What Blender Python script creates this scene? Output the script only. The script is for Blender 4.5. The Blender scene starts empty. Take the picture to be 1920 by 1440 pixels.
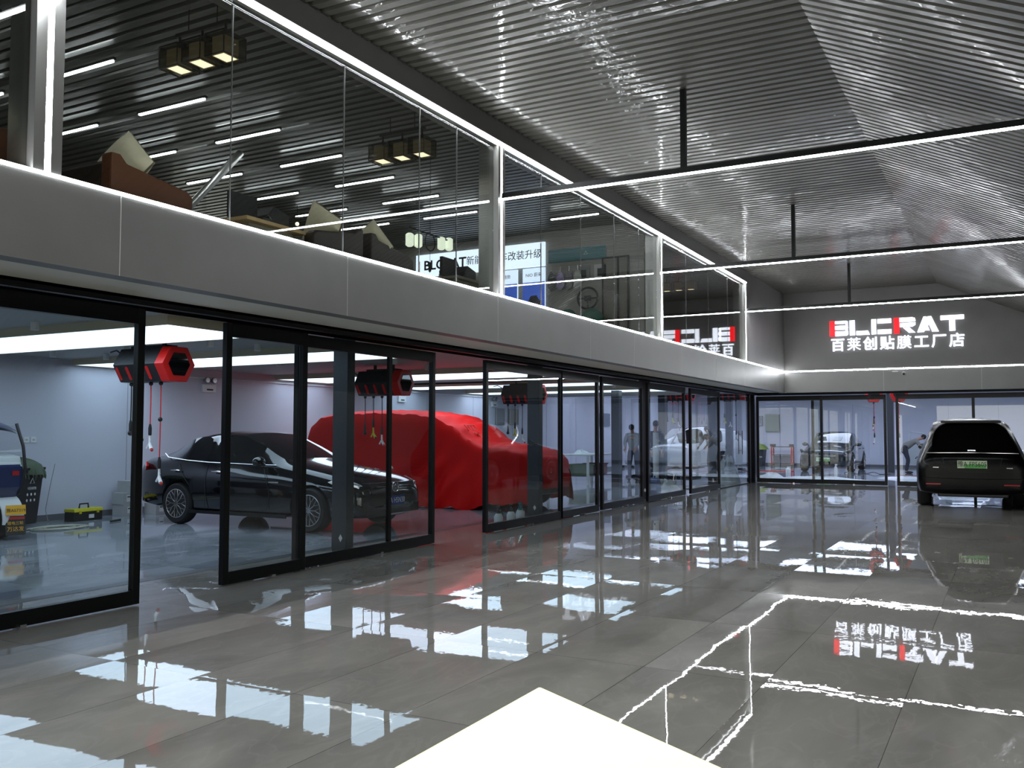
import bpy, bmesh, math, random
from mathutils import Vector, Matrix, Euler
random.seed(7)
PI = math.pi
sc = bpy.context.scene
# ------------------------------------------------------------------ camera
CAMH = 1.46
F_PX, YAW, PITCH, ROLL = 1702.24, math.radians(-28.7246), math.radians(3.0152), math.radians(0.0882)
def cam_matrix():
    cy, sy = math.cos(YAW), math.sin(YAW); cp, sp = math.cos(PITCH), math.sin(PITCH); cr, sr = math.cos(ROLL), math.sin(ROLL)
    A = Matrix(((cy, -sy, 0), (sy, cy, 0), (0, 0, 1)))
    B = Matrix(((1, 0, 0), (0, 0, -1), (0, 1, 0)))
    P = Matrix(((1, 0, 0), (0, cp, sp), (0, -sp, cp)))
    Q = Matrix(((cr, -sr, 0), (sr, cr, 0), (0, 0, 1)))
    M = Q @ P @ B @ A
    R = Matrix((M[0], -M[1], -M[2])).transposed()
    return R
cd = bpy.data.cameras.new('camera'); cam = bpy.data.objects.new('camera', cd); sc.collection.objects.link(cam)
cd.sensor_fit = 'HORIZONTAL'; cd.sensor_width = 36; cd.lens = 36 * F_PX / 1920; cd.clip_start = .05; cd.clip_end = 300
cam.matrix_world = Matrix.Translation((0, 0, CAMH)) @ cam_matrix().to_4x4()
sc.camera = cam
# ------------------------------------------------------------------ world, exposure
w = bpy.data.worlds.new('world'); sc.world = w; w.use_nodes = True
bg = w.node_tree.nodes['Background']; bg.inputs[0].default_value = (.88, .86, .80, 1); bg.inputs[1].default_value = 2.2
sc.view_settings.view_transform = 'Standard'; sc.view_settings.look = 'None'
sc.view_settings.exposure = 0.5; sc.view_settings.gamma = 1; sc.view_settings.use_curve_mapping = False
cy = sc.cycles
cy.use_denoising = True; cy.max_bounces = 10; cy.diffuse_bounces = 4; cy.glossy_bounces = 6; cy.transparent_max_bounces = 24
cy.transmission_bounces = 6; cy.sample_clamp_indirect = 6; cy.caustics_reflective = False; cy.caustics_refractive = False; cy.blur_glossy = 0.3
LED_E, PANEL_E, SIGN_E, TUBE_E = 52.0, 2.3, 1.7, 25.0
# ------------------------------------------------------------------ materials
def srgb(c):
    return tuple((x / 255 / 12.92 if x / 255 <= .04045 else ((x / 255 + .055) / 1.055) ** 2.4) for x in c)
MATS = {}
def pm(name, col, rough=.5, metal=0.0, emit=None, es=0, noise=0, nscale=8, bump=0, bscale=40, coat=0, alpha=None, spec=None):
    if name in MATS: return MATS[name]
    m = bpy.data.materials.new(name); m.use_nodes = True; nt = m.node_tree; b = nt.nodes['Principled BSDF']
    c = srgb(col) + (1,)
    b.inputs['Base Color'].default_value = c; b.inputs['Roughness'].default_value = rough; b.inputs['Metallic'].default_value = metal
    if coat: b.inputs['Coat Weight'].default_value = coat; b.inputs['Coat Roughness'].default_value = .03
    if spec is not None: b.inputs['Specular IOR Level'].default_value = spec
    if emit: b.inputs['Emission Color'].default_value = srgb(emit) + (1,); b.inputs['Emission Strength'].default_value = es
    tc = nt.nodes.new('ShaderNodeTexCoord')
    if noise:
        n = nt.nodes.new('ShaderNodeTexNoise'); n.inputs['Scale'].default_value = nscale; n.inputs['Detail'].default_value = 5
        nt.links.new(tc.outputs['Object'], n.inputs['Vector'])
        mr = nt.nodes.new('ShaderNodeMapRange'); mr.inputs['From Min'].default_value = .3; mr.inputs['From Max'].default_value = .7
        mr.inputs['To Min'].default_value = 1 - noise; mr.inputs['To Max'].default_value = 1 + noise
        nt.links.new(n.outputs['Fac'], mr.inputs['Value'])
        vm = nt.nodes.new('ShaderNodeVectorMath'); vm.operation = 'SCALE'; vm.inputs[0].default_value = c[:3]
        nt.links.new(mr.outputs[0], vm.inputs['Scale']); nt.links.new(vm.outputs[0], b.inputs['Base Color'])
    if bump:
        n = nt.nodes.new('ShaderNodeTexNoise'); n.inputs['Scale'].default_value = bscale; n.inputs['Detail'].default_value = 3
        nt.links.new(tc.outputs['Object'], n.inputs['Vector'])
        bp = nt.nodes.new('ShaderNodeBump'); bp.inputs['Strength'].default_value = bump; bp.inputs['Distance'].default_value = .01
        nt.links.new(n.outputs['Fac'], bp.inputs['Height']); nt.links.new(bp.outputs[0], b.inputs['Normal'])
    MATS[name] = m; return m
def film_coat(m):
    nt = m.node_tree; b = nt.nodes['Principled BSDF']; tc = nt.nodes.new('ShaderNodeTexCoord'); n = nt.nodes.new('ShaderNodeTexNoise'); n.inputs['Scale'].default_value = .9; n.inputs['Detail'].default_value = 6
    mr = nt.nodes.new('ShaderNodeMapRange'); mr.inputs['From Min'].default_value = .48; mr.inputs['From Max'].default_value = .62; mr.inputs['To Min'].default_value = .16; mr.inputs['To Max'].default_value = .45
    n2 = nt.nodes.new('ShaderNodeTexNoise'); n2.inputs['Scale'].default_value = 5; n2.inputs['Detail'].default_value = 3; n2.inputs['Distortion'].default_value = .6; bp = nt.nodes.new('ShaderNodeBump'); bp.inputs['Strength'].default_value = .32; bp.inputs['Distance'].default_value = .02
    nt.links.new(tc.outputs['Object'], n2.inputs['Vector']); nt.links.new(n2.outputs['Fac'], bp.inputs['Height']); nt.links.new(bp.outputs[0], b.inputs['Coat Normal'])
    nt.links.new(tc.outputs['Object'], n.inputs['Vector']); nt.links.new(n.outputs['Fac'], mr.inputs['Value']); nt.links.new(mr.outputs[0], b.inputs['Coat Weight']); b.inputs['Coat Roughness'].default_value = .05
def glow(name, col, e):
    return pm(name, col, .4, 0, col, e)
def pane_glass(name, tint, rough=0.0):
    m = bpy.data.materials.new(name); m.use_nodes = True; nt = m.node_tree; nt.nodes.clear(); N = nt.nodes.new; L = nt.links.new
    out = N('ShaderNodeOutputMaterial'); mix = N('ShaderNodeMixShader'); tr = N('ShaderNodeBsdfTransparent'); gl = N('ShaderNodeBsdfAnisotropic')
    tr.inputs[0].default_value = tuple(t ** .5 for t in tint) + (1,); gl.inputs['Roughness'].default_value = rough; gl.inputs[0].default_value = (1, 1, 1, 1)
    geo = N('ShaderNodeNewGeometry'); mr = N('ShaderNodeMapRange'); mr.inputs['To Min'].default_value = 1.52; mr.inputs['To Max'].default_value = 1 / 1.52
    fr = N('ShaderNodeFresnel'); L(geo.outputs['Backfacing'], mr.inputs['Value']); L(mr.outputs[0], fr.inputs['IOR'])
    L(fr.outputs[0], mix.inputs[0]); L(tr.outputs[0], mix.inputs[1]); L(gl.outputs[0], mix.inputs[2]); L(mix.outputs[0], out.inputs[0])
    return m
def marble_floor(name, base, dark, tilt, tile=(.75, 1.5), org=(-.54, 3.93), rough=.05, wav=.0035):
    m = bpy.data.materials.new(name); m.use_nodes = True; nt = m.node_tree; b = nt.nodes['Principled BSDF']; N = nt.nodes.new; L = nt.links.new
    geo = N('ShaderNodeNewGeometry'); P = geo.outputs['Position']
    def vmath(op, *a):
        n = N('ShaderNodeVectorMath'); n.operation = op
        for i, v in enumerate(a):
            if hasattr(v, 'links'): L(v, n.inputs[i])
            else: n.inputs[i].default_value = v
        return n.outputs[0]
    def math_(op, *a):
        n = N('ShaderNodeMath'); n.operation = op
        for i, v in enumerate(a):
            if hasattr(v, 'links'): L(v, n.inputs[i])
            else: n.inputs[i].default_value = v
        return n.outputs[0]
    t = vmath('DIVIDE', vmath('SUBTRACT', P, (org[0], org[1], 0)), (tile[0], tile[1], 1))
    cell = vmath('FLOOR', t); fr = vmath('SUBTRACT', t, cell)
    cell2 = vmath('MULTIPLY', cell, (1, 1, 0))
    wn = N('ShaderNodeTexWhiteNoise'); wn.noise_dimensions = '3D'; L(cell2, wn.inputs['Vector'])
    sep = N('ShaderNodeSeparateXYZ'); L(fr, sep.inputs[0])
    ex = math_('MULTIPLY', math_('MINIMUM', sep.outputs[0], math_('SUBTRACT', 1.0, sep.outputs[0])), tile[0])
    ey = math_('MULTIPLY', math_('MINIMUM', sep.outputs[1], math_('SUBTRACT', 1.0, sep.outputs[1])), tile[1])
    e = math_('MINIMUM', ex, ey); joint = math_('LESS_THAN', e, .0016)
    # marble pattern: cloudy + streaky veins, offset per tile
    off = vmath('SCALE', wn.outputs['Color']); off.node.inputs['Scale'].default_value = 37.0
    pc = vmath('ADD', vmath('MULTIPLY', P, (1, .45, 1)), off)
    n1 = N('ShaderNodeTexNoise'); n1.inputs['Scale'].default_value = 1.6; n1.inputs['Detail'].default_value = 8; n1.inputs['Distortion'].default_value = .8; L(pc, n1.inputs['Vector'])
    n2 = N('ShaderNodeTexNoise'); n2.inputs['Scale'].default_value = 3.2; n2.inputs['Detail'].default_value = 6; n2.inputs['Distortion'].default_value = 1.5; L(pc, n2.inputs['Vector'])
    vein = math_('SUBTRACT', 1.0, math_('MINIMUM', 1.0, math_('MULTIPLY', math_('ABSOLUTE', math_('SUBTRACT', n2.outputs['Fac'], .5)), 28.0)))
    cr = N('ShaderNodeValToRGB'); cr.color_ramp.elements[0].position = .32; cr.color_ramp.elements[0].color = srgb(dark) + (1,)
    cr.color_ramp.elements[1].position = .68; cr.color_ramp.elements[1].color = srgb(base) + (1,); L(n1.outputs['Fac'], cr.inputs[0])
    mv = N('ShaderNodeMix'); mv.data_type = 'RGBA'; L(math_('MULTIPLY', vein, .07), mv.inputs['Factor']); L(cr.outputs[0], mv.inputs[6]); mv.inputs[7].default_value = srgb([min(255, x + 45) for x in base]) + (1,)
    mj = N('ShaderNodeMix'); mj.data_type = 'RGBA'; L(joint, mj.inputs['Factor']); L(mv.outputs[2], mj.inputs[6]); mj.inputs[7].default_value = srgb([x * .5 for x in dark]) + (1,)
    L(mj.outputs[2], b.inputs['Base Color'])
    # dusty smears in roughness
    n3 = N('ShaderNodeTexNoise'); n3.inputs['Scale'].default_value = .9; n3.inputs['Detail'].default_value = 9; n3.inputs['Roughness'].default_value = .65; L(vmath('MULTIPLY', P, (1.0, .6, 1)), n3.inputs['Vector'])
    mr = N('ShaderNodeMapRange'); mr.inputs['From Min'].default_value = .45; mr.inputs['From Max'].default_value = .8; mr.inputs['To Min'].default_value = rough; mr.inputs['To Max'].default_value = rough + .022
    L(n3.outputs['Fac'], mr.inputs['Value']); L(mr.outputs[0], b.inputs['Roughness'])
    # normals: per-tile tilt + waviness
    tl = vmath('SCALE', vmath('MULTIPLY', vmath('SUBTRACT', wn.outputs['Color'], (.5, .5, .5)), (1, 1, 0))); tl.node.inputs['Scale'].default_value = tilt
    n4 = N('ShaderNodeTexNoise'); n4.inputs['Scale'].default_value = 2.2; n4.inputs['Detail'].default_value = 1; L(P, n4.inputs['Vector'])
    n5 = N('ShaderNodeTexNoise'); n5.inputs['Scale'].default_value = 30; n5.inputs['Detail'].default_value = 2; L(P, n5.inputs['Vector'])
    wv = vmath('SCALE', vmath('MULTIPLY', vmath('SUBTRACT', n4.outputs['Color'], (.5, .5, .5)), (1, 1, 0))); wv.node.inputs['Scale'].default_value = wav * 4
    wv2 = vmath('SCALE', vmath('MULTIPLY', vmath('SUBTRACT', n5.outputs['Color'], (.5, .5, .5)), (1, 1, 0))); wv2.node.inputs['Scale'].default_value = wav * 3.2
    L(vmath('NORMALIZE', vmath('ADD', vmath('ADD', vmath('ADD', geo.outputs['Normal'], tl), wv), wv2)), b.inputs['Normal'])
    b.inputs['IOR'].default_value = 1.55
    MATS[name] = m; return m
M_floor = marble_floor('hall marble', (166, 162, 154), (136, 133, 126), .0115, rough=.004, wav=.0019)
M_floor2 = marble_floor('workshop marble', (168, 174, 180), (120, 128, 136), .004, rough=.05, wav=.001)
M_alu = pm('brushed grey cladding', (128, 127, 125), .42, .3, noise=.05, nscale=2)
M_alu2 = pm('satin metal column', (176, 176, 172), .3, .8)
M_soffit = pm('soffit board', (236, 233, 222), .5)
M_white = pm('white board', (202, 203, 214), .55, noise=.03, nscale=1.2, bump=.15, bscale=3)
M_grey = pm('grey wall', (104, 102, 100), .45, .25, noise=.05, nscale=2)
M_upw = pm('upper wall paint', (150, 148, 140), .7)
M_foil = pm("roof deck foil", (78, 76, 69), .45, .4, noise=.1, nscale=3, bump=.5, bscale=5, coat=.5)
film_coat(M_foil)
M_deck = pm("dark roof deck", (78, 80, 76), .4, .4, noise=.1, nscale=3, bump=.3, bscale=6, coat=.12)
M_blk = pm('black anodised frame', (10, 11, 12), .3, .1, spec=.3)
M_black = pm('matt black', (16, 16, 17), .5)
M_led = glow('white led', (245, 250, 255), LED_E)
M_led2 = glow('tube led', (245, 250, 255), TUBE_E)
M_panel = glow('stretch ceiling light', (206, 228, 250), PANEL_E)
M_beige = pm('panel side', (196, 186, 160), .6)
M_glassd = pane_glass('door glass', (.74, .80, .80))
M_glassu = pane_glass('upper window glass', (.70, .73, .71))
M_glassc = pane_glass('clear glass', (.9, .92, .92))
M_pillar = pm('dark steel pillar', (62, 66, 70), .4, .3)
M_chrome = pm('chrome', (215, 215, 218), .12, 1)
M_rubber = pm('rubber', (22, 22, 23), .75)
M_red = pm('reel red', (196, 22, 14), .35)
M_brown = pm('brown leather', (96, 56, 34), .45, bump=.2, bscale=60)
M_dkbrown = pm('dark leather', (46, 34, 28), .5, bump=.2, bscale=60)
M_cush = pm('cream cushion', (236, 226, 196), .9, bump=.5, bscale=25)
M_wood = pm('light wood', (206, 172, 120), .5, noise=.12, nscale=12)
M_signw = glow('sign white', (238, 243, 255), SIGN_E)
M_signr = glow('sign red', (230, 12, 22), 1.6)
M_green = pm('mop green', (86, 98, 78), .95, bump=.6, bscale=30)
M_yel = pm('tool yellow', (200, 190, 20), .45)
M_plast = pm('white plastic', (225, 226, 224), .4)
M_film = pm('milky film', (214, 220, 222), .35, noise=.1, nscale=9, bump=.6, bscale=14)
M_skin = pm('skin', (188, 140, 116), .6)
M_hair = pm('hair', (18, 16, 16), .7)
# ------------------------------------------------------------------ mesh helpers
COL = sc.collection
class MB:
    def __init__(s): s.v = []; s.f = []; s.m = []
    def add(s, vs, fs, mi=0):
        o = len(s.v); s.v += [tuple(v) for v in vs]; s.f += [tuple(i + o for i in f) for f in fs]; s.m += [mi] * len(fs); return s
    def box(s, x0, x1, y0, y1, z0, z1, mi=0):
        return s.add([(x, y, z) for x in (x0, x1) for y in (y0, y1) for z in (z0, z1)],
                     [(0, 1, 3, 2), (4, 6, 7, 5), (0, 4, 5, 1), (2, 3, 7, 6), (0, 2, 6, 4), (1, 5, 7, 3)], mi)
    def rbox(s, c, size, rot=(0, 0, 0), mi=0):
        R = Euler(rot).to_matrix(); h = [a / 2 for a in size]
        vs = [Vector(c) + R @ Vector((x * h[0], y * h[1], z * h[2])) for x in (-1, 1) for y in (-1, 1) for z in (-1, 1)]
        return s.add(vs, [(0, 1, 3, 2), (4, 6, 7, 5), (0, 4, 5, 1), (2, 3, 7, 6), (0, 2, 6, 4), (1, 5, 7, 3)], mi)
    def tube(s, pts, r, n=8, mi=0, closed=False):
        pts = [Vector(p) for p in pts]; k = len(pts); rs = r if isinstance(r, (list, tuple)) else [r] * k; vs = []
        up = None
        for i, p in enumerate(pts):
            a = pts[(i - 1) % k] if (closed or i > 0) else p; b = pts[(i + 1) % k] if (closed or i < k - 1) else p
            d = (b - a).normalized()
            if up is None: up = Vector((0, 0, 1)) if abs(d.z) < .9 else Vector((1, 0, 0))
            u = (up - d * up.dot(d)).normalized(); up = u; w_ = d.cross(u)
            vs += [p + (u * math.cos(2 * PI * j / n) + w_ * math.sin(2 * PI * j / n)) * rs[i] for j in range(n)]
        fs = [(i * n + j, i * n + (j + 1) % n, ((i + 1) % k) * n + (j + 1) % n, ((i + 1) % k) * n + j) for i in range(k if closed else k - 1) for j in range(n)]
        if not closed: fs += [tuple(range(n - 1, -1, -1)), tuple(range((k - 1) * n, k * n))]
        return s.add(vs, fs, mi)
    def lathe(s, prof, c=(0, 0, 0), axis='z', n=24, mi=0):
        vs = []
        for r, h in prof:
            for j in range(n):
                a = 2 * PI * j / n; x, y = r * math.cos(a), r * math.sin(a)
                v = {'z': (x, y, h), 'x': (h, x, y), 'y': (y, h, x)}[axis]
                vs.append((c[0] + v[0], c[1] + v[1], c[2] + v[2]))
        k = len(prof); fs = [(i * n + j, i * n + (j + 1) % n, (i + 1) * n + (j + 1) % n, (i + 1) * n + j) for i in range(k - 1) for j in range(n)]
        if prof[0][0] > 1e-4: fs.append(tuple(range(n - 1, -1, -1)))
        if prof[-1][0] > 1e-4: fs.append(tuple(range((k - 1) * n, k * n)))
        return s.add(vs, fs, mi)
    def prism(s, poly, T, d, mi=0):     # poly 2D, T maps (u,v,w)->xyz, w in 0..d
        n = len(poly); vs = [T(u, v, 0) for u, v in poly] + [T(u, v, d) for u, v in poly]
        return s.add(vs, [tuple(range(n)), tuple(range(2 * n - 1, n - 1, -1))] + [(i, i + n, (i + 1) % n + n, (i + 1) % n) for i in range(n)], mi)
    def ball(s, c, r, n=14, mi=0):
        rr = r if isinstance(r, (tuple, list)) else (r, r, r); vs = []; m = n // 2
        for i in range(m + 1):
            t = PI * i / m
            for j in range(n):
                a = 2 * PI * j / n; vs.append((c[0] + rr[0] * math.sin(t) * math.cos(a), c[1] + rr[1] * math.sin(t) * math.sin(a), c[2] + rr[2] * math.cos(t)))
        return s.add(vs, [(i * n + j, (i + 1) * n + j, (i + 1) * n + (j + 1) % n, i * n + (j + 1) % n) for i in range(m) for j in range(n)], mi)
    def grid(s, fn, nu, nv, mi=0):
        vs = [fn(i / nu, j / nv) for i in range(nu + 1) for j in range(nv + 1)]
        return s.add(vs, [(i * (nv + 1) + j, (i + 1) * (nv + 1) + j, (i + 1) * (nv + 1) + j + 1, i * (nv + 1) + j + 1) for i in range(nu) for j in range(nv)], mi)
    def mesh(s, name, mats, smooth=False, bevel=0):
        me = bpy.data.meshes.new(name); me.from_pydata(s.v, [], s.f)
        for m in (mats if isinstance(mats, (list, tuple)) else [mats]): me.materials.append(m)
        me.polygons.foreach_set('material_index', s.m)
        bm = bmesh.new(); bm.from_mesh(me); bmesh.ops.remove_doubles(bm, verts=bm.verts, dist=1e-6) if smooth else None
        bmesh.ops.recalc_face_normals(bm, faces=bm.faces)
        if bevel: bmesh.ops.bevel(bm, geom=[e for e in bm.edges if len(e.link_faces) == 2 and e.calc_face_angle(0) > .5], offset=bevel, segments=2, affect='EDGES', profile=.6)
        bm.to_mesh(me); bm.free()
        if smooth:
            me.polygons.foreach_set('use_smooth', [True] * len(me.polygons))
            try: me.set_sharp_from_angle(angle=math.radians(42))
            except Exception: pass
        me.update(); return me
    def obj(s, name, mats, parent=None, smooth=False, bevel=0):
        o = bpy.data.objects.new(name, s.mesh(name, mats, smooth, bevel)); COL.objects.link(o)
        if parent: o.parent = parent
        return o
def tag(o, label=None, cat=None, group=None, kind=None):
    if label: o['label'] = label
    if cat: o['category'] = cat
    if group: o['group'] = group
    if kind: o['kind'] = kind
    return o
def thing(name, label, cat, loc=(0, 0, 0), rz=0, group=None, kind=None):
    o = bpy.data.objects.new(name, None); COL.objects.link(o); o.location = loc; o.rotation_euler = (0, 0, rz); o.empty_display_size = .2
    return tag(o, label, cat, group, kind)
def dup(root, loc, rz=None, label=None, group=None):
    def cp(o, par):
        c = o.copy(); COL.objects.link(c)
        if par: c.parent = par
        for ch in o.children: cp(ch, c)
        return c
    r = cp(root, None); r.location = loc
    if rz is not None: r.rotation_euler = (0, 0, rz)
    if label: r['label'] = label
    if group: r['group'] = group
    return r
def S(name, mb, mat, label, cat=None, **k):
    o = mb.obj(name, mat, **k); return tag(o, label, cat or name.split('_')[0], kind='structure')
def text_mesh(txt, size, depth=.004, bold=0, sx=1.0):
    cu = bpy.data.curves.new('t', 'FONT'); cu.body = txt; cu.size = size; cu.extrude = depth / 2; cu.offset = bold; cu.align_x = 'CENTER'; cu.align_y = 'CENTER'; cu.resolution_u = 3
    o = bpy.data.objects.new('t', cu); COL.objects.link(o); dg = bpy.context.evaluated_depsgraph_get(); dg.update()
    me = bpy.data.meshes.new_from_object(o.evaluated_get(dg)); bpy.data.objects.remove(o); bpy.data.curves.remove(cu)
    if sx != 1: me.transform(Matrix.Diagonal((sx, 1, 1, 1)))
    return me
def text(name, txt, size, mat, parent, loc, rot, **k):
    me = text_mesh(txt, size, **k); me.materials.clear(); me.materials.append(mat); o = bpy.data.objects.new(name, me); COL.objects.link(o)
    o.location = loc; o.rotation_euler = rot
    if parent: o.parent = parent
    return o
# ================================================================== SETTING
FX, DX, BY, DBY = -5.46, -6.6, 25.7, 26.75         # fascia plane, left doors, back fascia, back doors
CZ, WC = 5.3, 2.66                                  # hall ceiling, workshop ceiling
S('floor', MB().box(-7.42, 4.2, -12, 26.85, -.1, 0), M_floor, 'polished grey marble tile floor of the hall')
mb = MB().box(-13.9, -7.52, -4, 41.3, -.1, 0).box(-7.52, 4.2, 26.95, 41.3, -.1, 0)
S('floor_2', mb, M_floor2, 'pale grey marble tile floor of the workshop behind the sliding doors', 'floor')
S('trim_1', MB().box(-7.58, -7.42, -4, 26.95, -.1, .002).box(-7.42, 4.2, 26.85, 26.95, -.1, .002), pm('slate strip', (70, 74, 76), .25), 'dark slate threshold strip in the floor behind the left doors', 'trim')
# workshop shell
mb = MB().box(-14.1, -13.8, -4, 26.9, 0, 3.15).box(-14.1, -13.8, 26.9, 41.5, 0, 3.5)
S('wall_left', mb, M_white, 'white panelled long wall of the workshop', 'wall')
S('wall_back', MB().box(-13.8, 4.2, 41.1, 41.4, 0, 3.4), M_white, 'white far end wall of the workshop', 'wall')
S('wall_right', MB().box(4.2, 4.4, 4.5, 41.4, 0, 3.6).box(4.2, 4.4, -12, -6, 0, 3.6).box(4.2, 4.4, -6, 4.5, 2.75, 3.6), M_grey, 'grey right wall of the hall', 'wall')  # unseen opening added so daylight reaches the left fascia
S('wall_front', MB().box(-14, -6.3, -4.1, -4, 0, 5.6), M_white, 'white workshop wall behind the viewer', 'wall')
S('baseboard_left', MB().box(-13.8, -13.78, -4, 41.1, 0, .1), pm('skirting', (96, 98, 102), .4), 'grey skirting along the workshop wall', 'baseboard')
S('baseboard_back', MB().box(-13.78, 4.2, 41.08, 41.1, 0, .1), MATS['skirting'], 'grey skirting along the far end wall', 'baseboard')
S('ceiling_2', MB().box(-13.8, -6.42, -4, 26.5, WC, WC + .15).box(-13.8, FX, 26.5, 26.95, WC, WC + .15), pm('workshop ceiling', (170, 168, 164), .6), 'flat grey plaster ceiling of the workshop', 'ceiling')
S('ceiling_5', MB().box(-13.8, 4.2, 26.95, 41.1, 3.3, 3.42), MATS['workshop ceiling'], 'higher flat ceiling of the back workshop', 'ceiling')
S('trim_8', MB().box(-13.8, 4.2, 26.9, 26.95, 2.6, 3.42), M_white, 'drop panel where the back workshop ceiling steps up', 'trim')
# wall sheet joints
mb = MB()
for y in (3.4, 5.6, 7.8, 10.9, 13.2, 15.6, 18, 20.4, 22.8, 25.2, 27.6, 30, 32.4, 34.8, 37.2): mb.box(-13.8, -13.795, y, y + .012, .1, WC)
for x in (-12, -10.3, -7.4, -5.9, -4.1, -2.2, -.4, 1.4): mb.box(x, x + .012, 41.095, 41.1, .1, WC)
S('trim_2', mb, pm('joint grey', (160, 162, 168), .5), 'thin vertical joints between the white wall sheets', 'trim')
# overhang / soffit / fascia
S('trim_3', MB().box(-6.6, FX - .16, -12, BY + .16, 2.6, 2.66).box(-6.6, 4.2, BY + .16, 27, 2.6, 2.66), M_soffit, 'pale soffit boards over the sliding doors', 'trim')
S('trim_4', MB().box(FX - .16, FX, -12, BY + .16, 2.55, 3.12), M_alu, 'long grey metal fascia band above the left doors', 'trim')
S('trim_5', MB().box(FX, 4.2, BY, BY + .16, 2.55, 3.12), M_alu, 'grey metal fascia band above the back doors', 'trim')
mb = MB()
for y in (4.22, 6.72, 9.6, 12.4, 14.2, 16.7, 19, 21.4): mb.box(FX - .001, FX + .0015, y, y + .006, 2.55, 3.12)
for x in (-2.9, -.6): mb.box(x, x + .006, BY - .0015, BY, 2.55, 3.12)
S('trim_6', mb, pm('seam', (200, 200, 196), .4), 'fine vertical seams between fascia panels', 'trim')
# upper slab
S('floor_3', MB().box(-13.8, FX - .16, -4, BY, 2.82, 2.92), M_upw, 'floor slab of the upper lounge', 'floor')
# upper beam above windows (left) up to the roof deck
S('trim_7', MB().box(FX - .3, FX, -12, 21.64, 5.04, CZ + .02).box(FX, FX + .03, -12, 21.6, 5.04, 5.06).box(FX - .3, FX, 21.64, BY, 3.15, CZ + .02), M_alu, 'deep grey beam above the upper windows', 'trim')
S('wall_back_2', MB().box(FX - .3, 4.2, BY, BY + .16, 3.15, CZ + .3), M_grey, 'grey gable wall carrying the illuminated sign', 'wall')
# corrugated decks: ribs run along X
def deck(x0, z0, x1, z1, y0, y1, pitch=.15, h=.032):
    mb = MB(); n = int((y1 - y0) / pitch); prof = []
    for i in range(n):
        y = y0 + i * pitch; prof += [(y, 0), (y + pitch * .58, 0), (y + pitch * .68, h), (y + pitch * .9, h)]
    vs = []
    steps = 14
    L_ = math.hypot(x1 - x0, z1 - z0); nx, nz = -(z1 - z0) / L_, (x1 - x0) / L_
    for k in range(steps + 1):
        t = k / steps
        for (y, d) in prof: vs.append((x0 + (x1 - x0) * t + nx * d, y, z0 + (z1 - z0) * t + nz * d))
    m = len(prof); fs = [(k * m + j, (k + 1) * m + j, (k + 1) * m + j + 1, k * m + j + 1) for k in range(steps) for j in range(m - 1)]
    return mb.add(vs, fs)
S('ceiling', deck(FX, CZ, -1.56, CZ, -12, BY), M_foil, 'flat corrugated metal roof deck over the hall', 'ceiling')
S('ceiling_3', deck(-1.56, CZ, 4.3, CZ - 5.86 * .46, -12, BY), M_foil, 'sloping corrugated metal roof deck on the right of the ridge', 'ceiling')
S('ground', MB().box(4.4, 16, -14, 12, -.12, -.02).box(-8, 4.4, -22, -12.2, -.12, -.02), pm('forecourt concrete', (150, 148, 142), .8), 'concrete forecourt outside the added daylight opening', 'ground')
S('ceiling_4', deck(-13.9, CZ, FX - .3, CZ, -4, BY), M_deck, 'dark corrugated metal ceiling of the upper lounge', 'ceiling')
S('roof', MB().add([(-14, -12, CZ + .2), (-1.56, -12, CZ + .2), (4.4, -12, 2.8), (-14, 42, CZ + .2), (-1.56, 42, CZ + .2), (4.4, 42, 2.8)], [(0, 1, 4, 3), (1, 2, 5, 4)]), M_black, 'outer roof skin above the deck', 'ceiling')
# upper lounge walls
mb = MB().box(-14.1, -13.8, -4, 11.8, 3.15, 5.5).box(-14.1, -13.8, 13.6, 26, 3.15, 5.5).box(-14.1, -13.8, 11.8, 13.6, 3.15, 3.9).box(-14.1, -13.8, 11.8, 13.6, 4.9, 5.5)
S('wall_left_2', mb, M_upw, 'outer wall of the upper lounge', 'wall')
wo = thing('window_9', 'far lounge window showing daylight', 'window', (-13.95, 12.7, 3.9), kind='structure')
MB().box(-.02, .02, -.9, .9, 0, 1).obj('pane', M_glassc, wo); MB().box(-.04, .04, -.9, -.85, 0, 1).box(-.04, .04, .85, .9, 0, 1).box(-.04, .04, -.02, .02, 0, 1).box(-.04, .04, -.85, .85, 0, .05).box(-.04, .04, -.85, .85, .95, 1).obj('window_frame', M_alu2, wo)
S('wall_back_3', MB().box(-13.8, FX - .3, 15.5, 15.58, 2.92, CZ), M_upw, 'grey end wall of the upper lounge behind the light box sign', 'wall')
S('wall_back_4', MB().box(-13.8, FX - .3, 25.5, 25.7, 2.92, CZ), M_upw, 'end wall of the last upper room', 'wall')
# upper glazing: columns at the bays, panes between
BAYS = [(-2.4, 3.56), (3.76, 9.6), (9.78, 15.5), (15.68, 21.5)]
CNAMES = ['nearest', 'second', 'third', 'farthest']
for i, yc in enumerate((3.66, 9.69, 15.59, 21.57)):
    hw = .1 if i == 0 else .085
    c = tag(MB().box(FX - .28, FX - .02, yc - hw, yc + hw, 3.12, 5.04).box(FX - .02, FX, yc - hw, yc - .022, 3.12, 5.04).box(FX - .02, FX, yc + .022, yc + hw, 3.12, 5.04).obj('trim_%d' % (10 + i), M_alu2),
        '%s satin steel window column with a vertical light line' % CNAMES[i], 'trim', kind='structure')
    tag(MB().box(FX - .018, FX - .002, yc - .018, yc + .018, 3.14, 5.03).obj('led_strip', M_led), 'vertical white light strip set in the %s upper window column' % CNAMES[i], 'light strip', 'vertical light strips in the window columns')
SEAMS = [[-.4, 1.6], [5.3, 6.73, 8.0, 8.75], [10.9, 12.2, 13.5, 14.6], [17.2, 18.7, 20.2]]
wi = 1
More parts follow.
